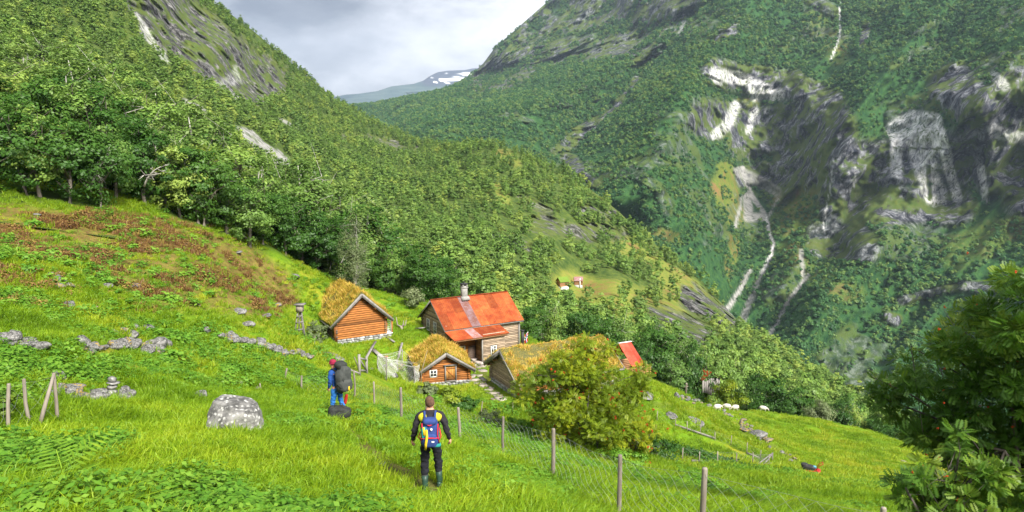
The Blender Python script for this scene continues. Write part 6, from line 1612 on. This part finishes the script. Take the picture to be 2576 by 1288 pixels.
field('slope_herbs', 'green herbs scattered over the left slope', 6000, 26, 90, 341, HP, .8, 1.7, lambda X, Y, U, V, rg: (fbm(xyz2(X, Y, .3), 213, 3) > .5) & (U < 1400) & ~((U > 830) & (V > 800) & (V < 1010)))
# ferns
def fernmesh(seed, nf, L):
    rg = np.random.default_rng(seed); V = []; F = []; T = []
    for f in range(nf):
        a = f / nf * 6.28 + rg.random() * .5; el = rg.uniform(.7, 1.2); ln = L * rg.uniform(.75, 1.1); d = np.array([math.cos(a), math.sin(a), 0]); s = np.array([-d[1], d[0], 0]); tt = rg.random()
        def c(t): return d * ln * t * math.cos(el) * (1 + .3 * t) + np.array([0, 0, ln * (t * math.sin(el) - .45 * t * t)])
        n = 13
        for k in range(n):
            t = (k + 1.2) / (n + 1); p = c(t); q = c(t + .05); w = ln * .26 * math.sin(math.pi * min(1, (t * .82 + .2))) + .01
            for sg in (-1, 1):
                i = len(V); tip = p + s * sg * w + (q - p) * 1.6 + np.array([0, 0, -.12 * w]); m = (p + tip) / 2
                V += [p, m + (q - p) * .42, tip, m - (q - p) * .3]; F.append([i, i + 1, i + 2, i + 3]); T.append(tt * .5 + rg.random() * .5)
        i = len(V); p0, p1, p2 = c(0), c(.5), c(1); V += [p0 - s * .006, p0 + s * .006, p1 + s * .004, p1 - s * .004]; F.append([i, i + 1, i + 2, i + 3]); T.append(.9)
    return mesh_np('fern', V, np.array(F), M['fern'], None, tint=T)
FE = [fernmesh(70 + i, 9, .75) for i in range(3)]
fu = [False] * 3
def fern(u, v, px, label, group=None):
    p = hit(u, v)
    if p is None: return
    i = random.randrange(3); o = FE[i] if not fu[i] else FE[i].copy()
    if fu[i]: COL.objects.link(o)
    fu[i] = True; s = px * p.y / FOC / 1.2
    put(o, p, s, (0, 0, random.random() * 6.28), label, 'fern', group)
for u, v, px in [(340, 700, 36), (265, 640, 40), (180, 590, 34), (380, 560, 40), (430, 600, 36), (545, 585, 36), (320, 560, 40), (480, 700, 36), (520, 665, 34), (590, 700, 36), (640, 680, 30), (700, 720, 34), (425, 745, 50), (500, 765, 50), (330, 755, 56), (360, 800, 50), (250, 750, 50), (120, 775, 60), (180, 800, 50),
                 (90, 740, 50), (60, 790, 50), (395, 770, 44), (560, 800, 36), (610, 745, 34), (440, 640, 34), (100, 650, 40), (30, 700, 46), (210, 690, 40), (300, 790, 50), (650, 830, 34), (720, 800, 34), (455, 900, 44), (420, 930, 56), (470, 925, 56), (520, 930, 54), (380, 915, 50), (160, 925, 60), (100, 920, 60), (40, 925, 60), (230, 925, 50), (580, 925, 46), (300, 935, 50)]:
    fern(u + random.uniform(-6, 6), v, px * random.uniform(.8, 1.2), 'light green fern tuft on the left slope' if v < 860 else 'fern tuft in the green band below the stone heap', 'fern tufts on the left slope' if v < 860 else 'fern tufts below the stone heap')
p = hit(165, 1225); V = []; F = []
fr = FE[0].copy(); fr.data = fernmesh(99, 4, 1.0).data; bpy.data.objects.remove([o for o in bpy.data.objects if o.data == fr.data and o is not fr][0]); COL.objects.link(fr); fr.name = 'fern'
put(fr, p + Vector((0, 0, .12)), 1.35, (.1, -.1, .6), 'single big yellow green fern standing in the bottom left foreground', 'fern')
if 'group' in fr: del fr['group']
# shrubs of the yard
def bush(label, u, v, hp, wp, seed, mat, group=None, Y_=None, ls=.1, nlf=2600):
    p = hit(u, v)
    if p is None: return
    k = p.y / FOC; t = thing('shrub', label, 'shrub', p)
    V, F, tn, C = make_crown(seed, wp * k / 2, hp * k, hp * k * .45, 36, nlf, ls, wp * k * .11, 'dome')
    mesh_np('foliage', V, F, mat, t, tint=tn); mb = MB(); make_trunk(mb, hp * k * .6, .03, C, seed, 12); mb.build('stem', M['bark'], t)
    if group: t['group'] = group
bush('dense green shrub in front of the small cabin door', 1125, 1016, 46, 95, 1, M['leaf_rowan']); bush('green shrub right below the small cabin foundation', 1165, 1040, 46, 80, 2, M['leaf_broad']); bush('low yellowish shrub left below the small cabin', 1075, 1000, 40, 50, 3, M['leaf_grey'])
bush('tall weeds at the foot of the central rowan', 1640, 1150, 60, 130, 4, M['leaf_broad'], ls=.08); bush('wild herbs between cabin shrub and rowan', 1230, 1075, 50, 90, 5, M['leaf_grey'], ls=.07); bush('herb thicket behind the fence near the rowan', 1300, 1095, 46, 90, 6, M['weed'], ls=.08)
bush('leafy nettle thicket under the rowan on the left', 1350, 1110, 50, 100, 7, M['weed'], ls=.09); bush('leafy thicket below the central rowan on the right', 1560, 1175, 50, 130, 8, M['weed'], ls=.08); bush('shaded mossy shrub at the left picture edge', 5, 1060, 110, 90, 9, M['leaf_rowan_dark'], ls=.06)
bush('small dark bush in the pasture below the mower line', 1785, 1245, 40, 30, 10, M['leaf_broad'], ls=.06, nlf=700)
# ================================================================== LIGHT, SKY, CAMERA
w = bpy.data.worlds.new('World'); sc.world = w; w.use_nodes = True
wt = w.node_tree; wt.nodes.clear()
wo = wt.nodes.new('ShaderNodeOutputWorld'); bg = wt.nodes.new('ShaderNodeBackground')
SUN_EL = math.radians(42); SUN_AZ = math.radians(142)      # azimuth measured from the view direction towards the right
sky = wt.nodes.new('ShaderNodeTexSky'); sky.sky_type = 'NISHITA'; sky.sun_disc = False
sky.sun_elevation = SUN_EL; sky.sun_rotation = SUN_AZ; sky.dust_density = 2; sky.altitude = 300
tc = wt.nodes.new('ShaderNodeTexCoord')
def wn(typ, ins=None, **pr):
    nd = wt.nodes.new(typ)
    for k, v in pr.items(): setattr(nd, k, v)
    for k, v in (ins or {}).items():
        s = nd.inputs[k]
        if isinstance(v, bpy.types.NodeSocket): wt.links.new(v, s)
        else: s.default_value = v
    return nd.outputs[0]
d = tc.outputs['Generated']
st = wn('ShaderNodeVectorMath', {0: d, 1: (1.0, 1.0, 2.6)}, operation='MULTIPLY')
n1 = wn('ShaderNodeTexNoise', {'Vector': st, 'Scale': 3.2, 'Detail': 7.0, 'Roughness': .52, 'Distortion': .4})
n2 = wn('ShaderNodeTexNoise', {'Vector': st, 'Scale': 9.0, 'Detail': 6.0, 'Roughness': .6, 'Distortion': .2})
def blob(u, v, r, sgn):
    q = P(u, v, 1.0); q = q / np.linalg.norm(q)
    wob = wn('ShaderNodeVectorMath', {0: wn('ShaderNodeVectorMath', {0: d, 1: tuple(-q)}, operation='ADD'), 1: (1, 1, 1.9)}, operation='MULTIPLY')
    L = wt.nodes.new('ShaderNodeVectorMath'); L.operation = 'LENGTH'; wt.links.new(wob, L.inputs[0])
    dd = wn('ShaderNodeMath', {0: L.outputs['Value'], 1: wn('ShaderNodeMath', {0: n2, 1: .16}, operation='MULTIPLY')}, operation='ADD')
    return wn('ShaderNodeMapRange', {0: dd, 1: r, 2: r * .35, 3: 0.0, 4: sgn})
tot = wn('ShaderNodeMath', {0: wn('ShaderNodeMapRange', {0: n1, 1: .3, 2: .7, 3: .42, 4: .86}), 1: wn('ShaderNodeMapRange', {0: n2, 1: .3, 2: .7, 3: -.16, 4: .16})}, operation='ADD')
for b in (blob(760, 5, .36, -.5), blob(850, 120, .24, .2), blob(1080, 40, .26, .14), blob(700, 95, .16, .12), blob(1000, 170, .2, .16)):
    tot = wn('ShaderNodeMath', {0: tot, 1: b}, operation='ADD')
rp_ = wt.nodes.new('ShaderNodeValToRGB'); wt.links.new(tot, rp_.inputs[0])
e = rp_.color_ramp.elements
e[0].position = .1; e[0].color = (.13, .135, .165, 1); e[1].position = .95; e[1].color = (.9, .89, .9, 1)
x = e.new(.5); x.color = (.42, .425, .46, 1)
CLOUD = 4.6
cl = wn('ShaderNodeVectorMath', {0: rp_.outputs[0], 1: (CLOUD,) * 3}, operation='MULTIPLY')
mx = wt.nodes.new('ShaderNodeMix'); mx.data_type = 'RGBA'; mx.inputs[0].default_value = .96
wt.links.new(sky.outputs[0], mx.inputs[6]); wt.links.new(cl, mx.inputs[7])
wt.links.new(mx.outputs[2], bg.inputs[0]); bg.inputs[1].default_value = .15
wt.links.new(bg.outputs[0], wo.inputs[0])

sl = bpy.data.lights.new('sun', 'SUN'); sl.energy = 4.0; sl.angle = math.radians(18); sl.color = (1, .95, .86)
so = bpy.data.objects.new('sun', sl); COL.objects.link(so)
sd = Vector((math.sin(SUN_AZ) * math.cos(SUN_EL), math.cos(SUN_AZ) * math.cos(SUN_EL), math.sin(SUN_EL)))
so.rotation_euler = sd.to_track_quat('Z', 'Y').to_euler()

hz = MB(); hz.box((0, 4900, 580), (7000, 10000, 2100)); hm = bpy.data.materials.new('air'); hm.use_nodes = True; ht = hm.node_tree; ht.nodes.clear()
pv = ht.nodes.new('ShaderNodeVolumePrincipled'); pv.inputs['Color'].default_value = (.62, .78, 1, 1); pv.inputs['Density'].default_value = HAZE; ht.links.new(pv.outputs[0], ht.nodes.new('ShaderNodeOutputMaterial').inputs['Volume'])
tag(hz.build('haze', hm), 'thin blue air in the valley', kind='stuff')
cam = bpy.data.cameras.new('camera'); co = bpy.data.objects.new('camera', cam); COL.objects.link(co); sc.camera = co
cam.sensor_width = 36; cam.lens = 36 * FOC / 2576; cam.clip_end = 20000; cam.clip_start = .1
co.location = (0, 0, 0); co.rotation_euler = (math.radians(90) - PITCH, 0, 0)
sc.view_settings.view_transform = 'Standard'; sc.view_settings.look = 'None'; sc.view_settings.exposure = EXPO; sc.view_settings.gamma = 1
sc.render.resolution_x = 1024; sc.render.resolution_y = 512
sc.render.engine = 'CYCLES'
sc.cycles.max_bounces = 6; sc.cycles.transparent_max_bounces = 4
for o in bpy.data.objects:
    pass
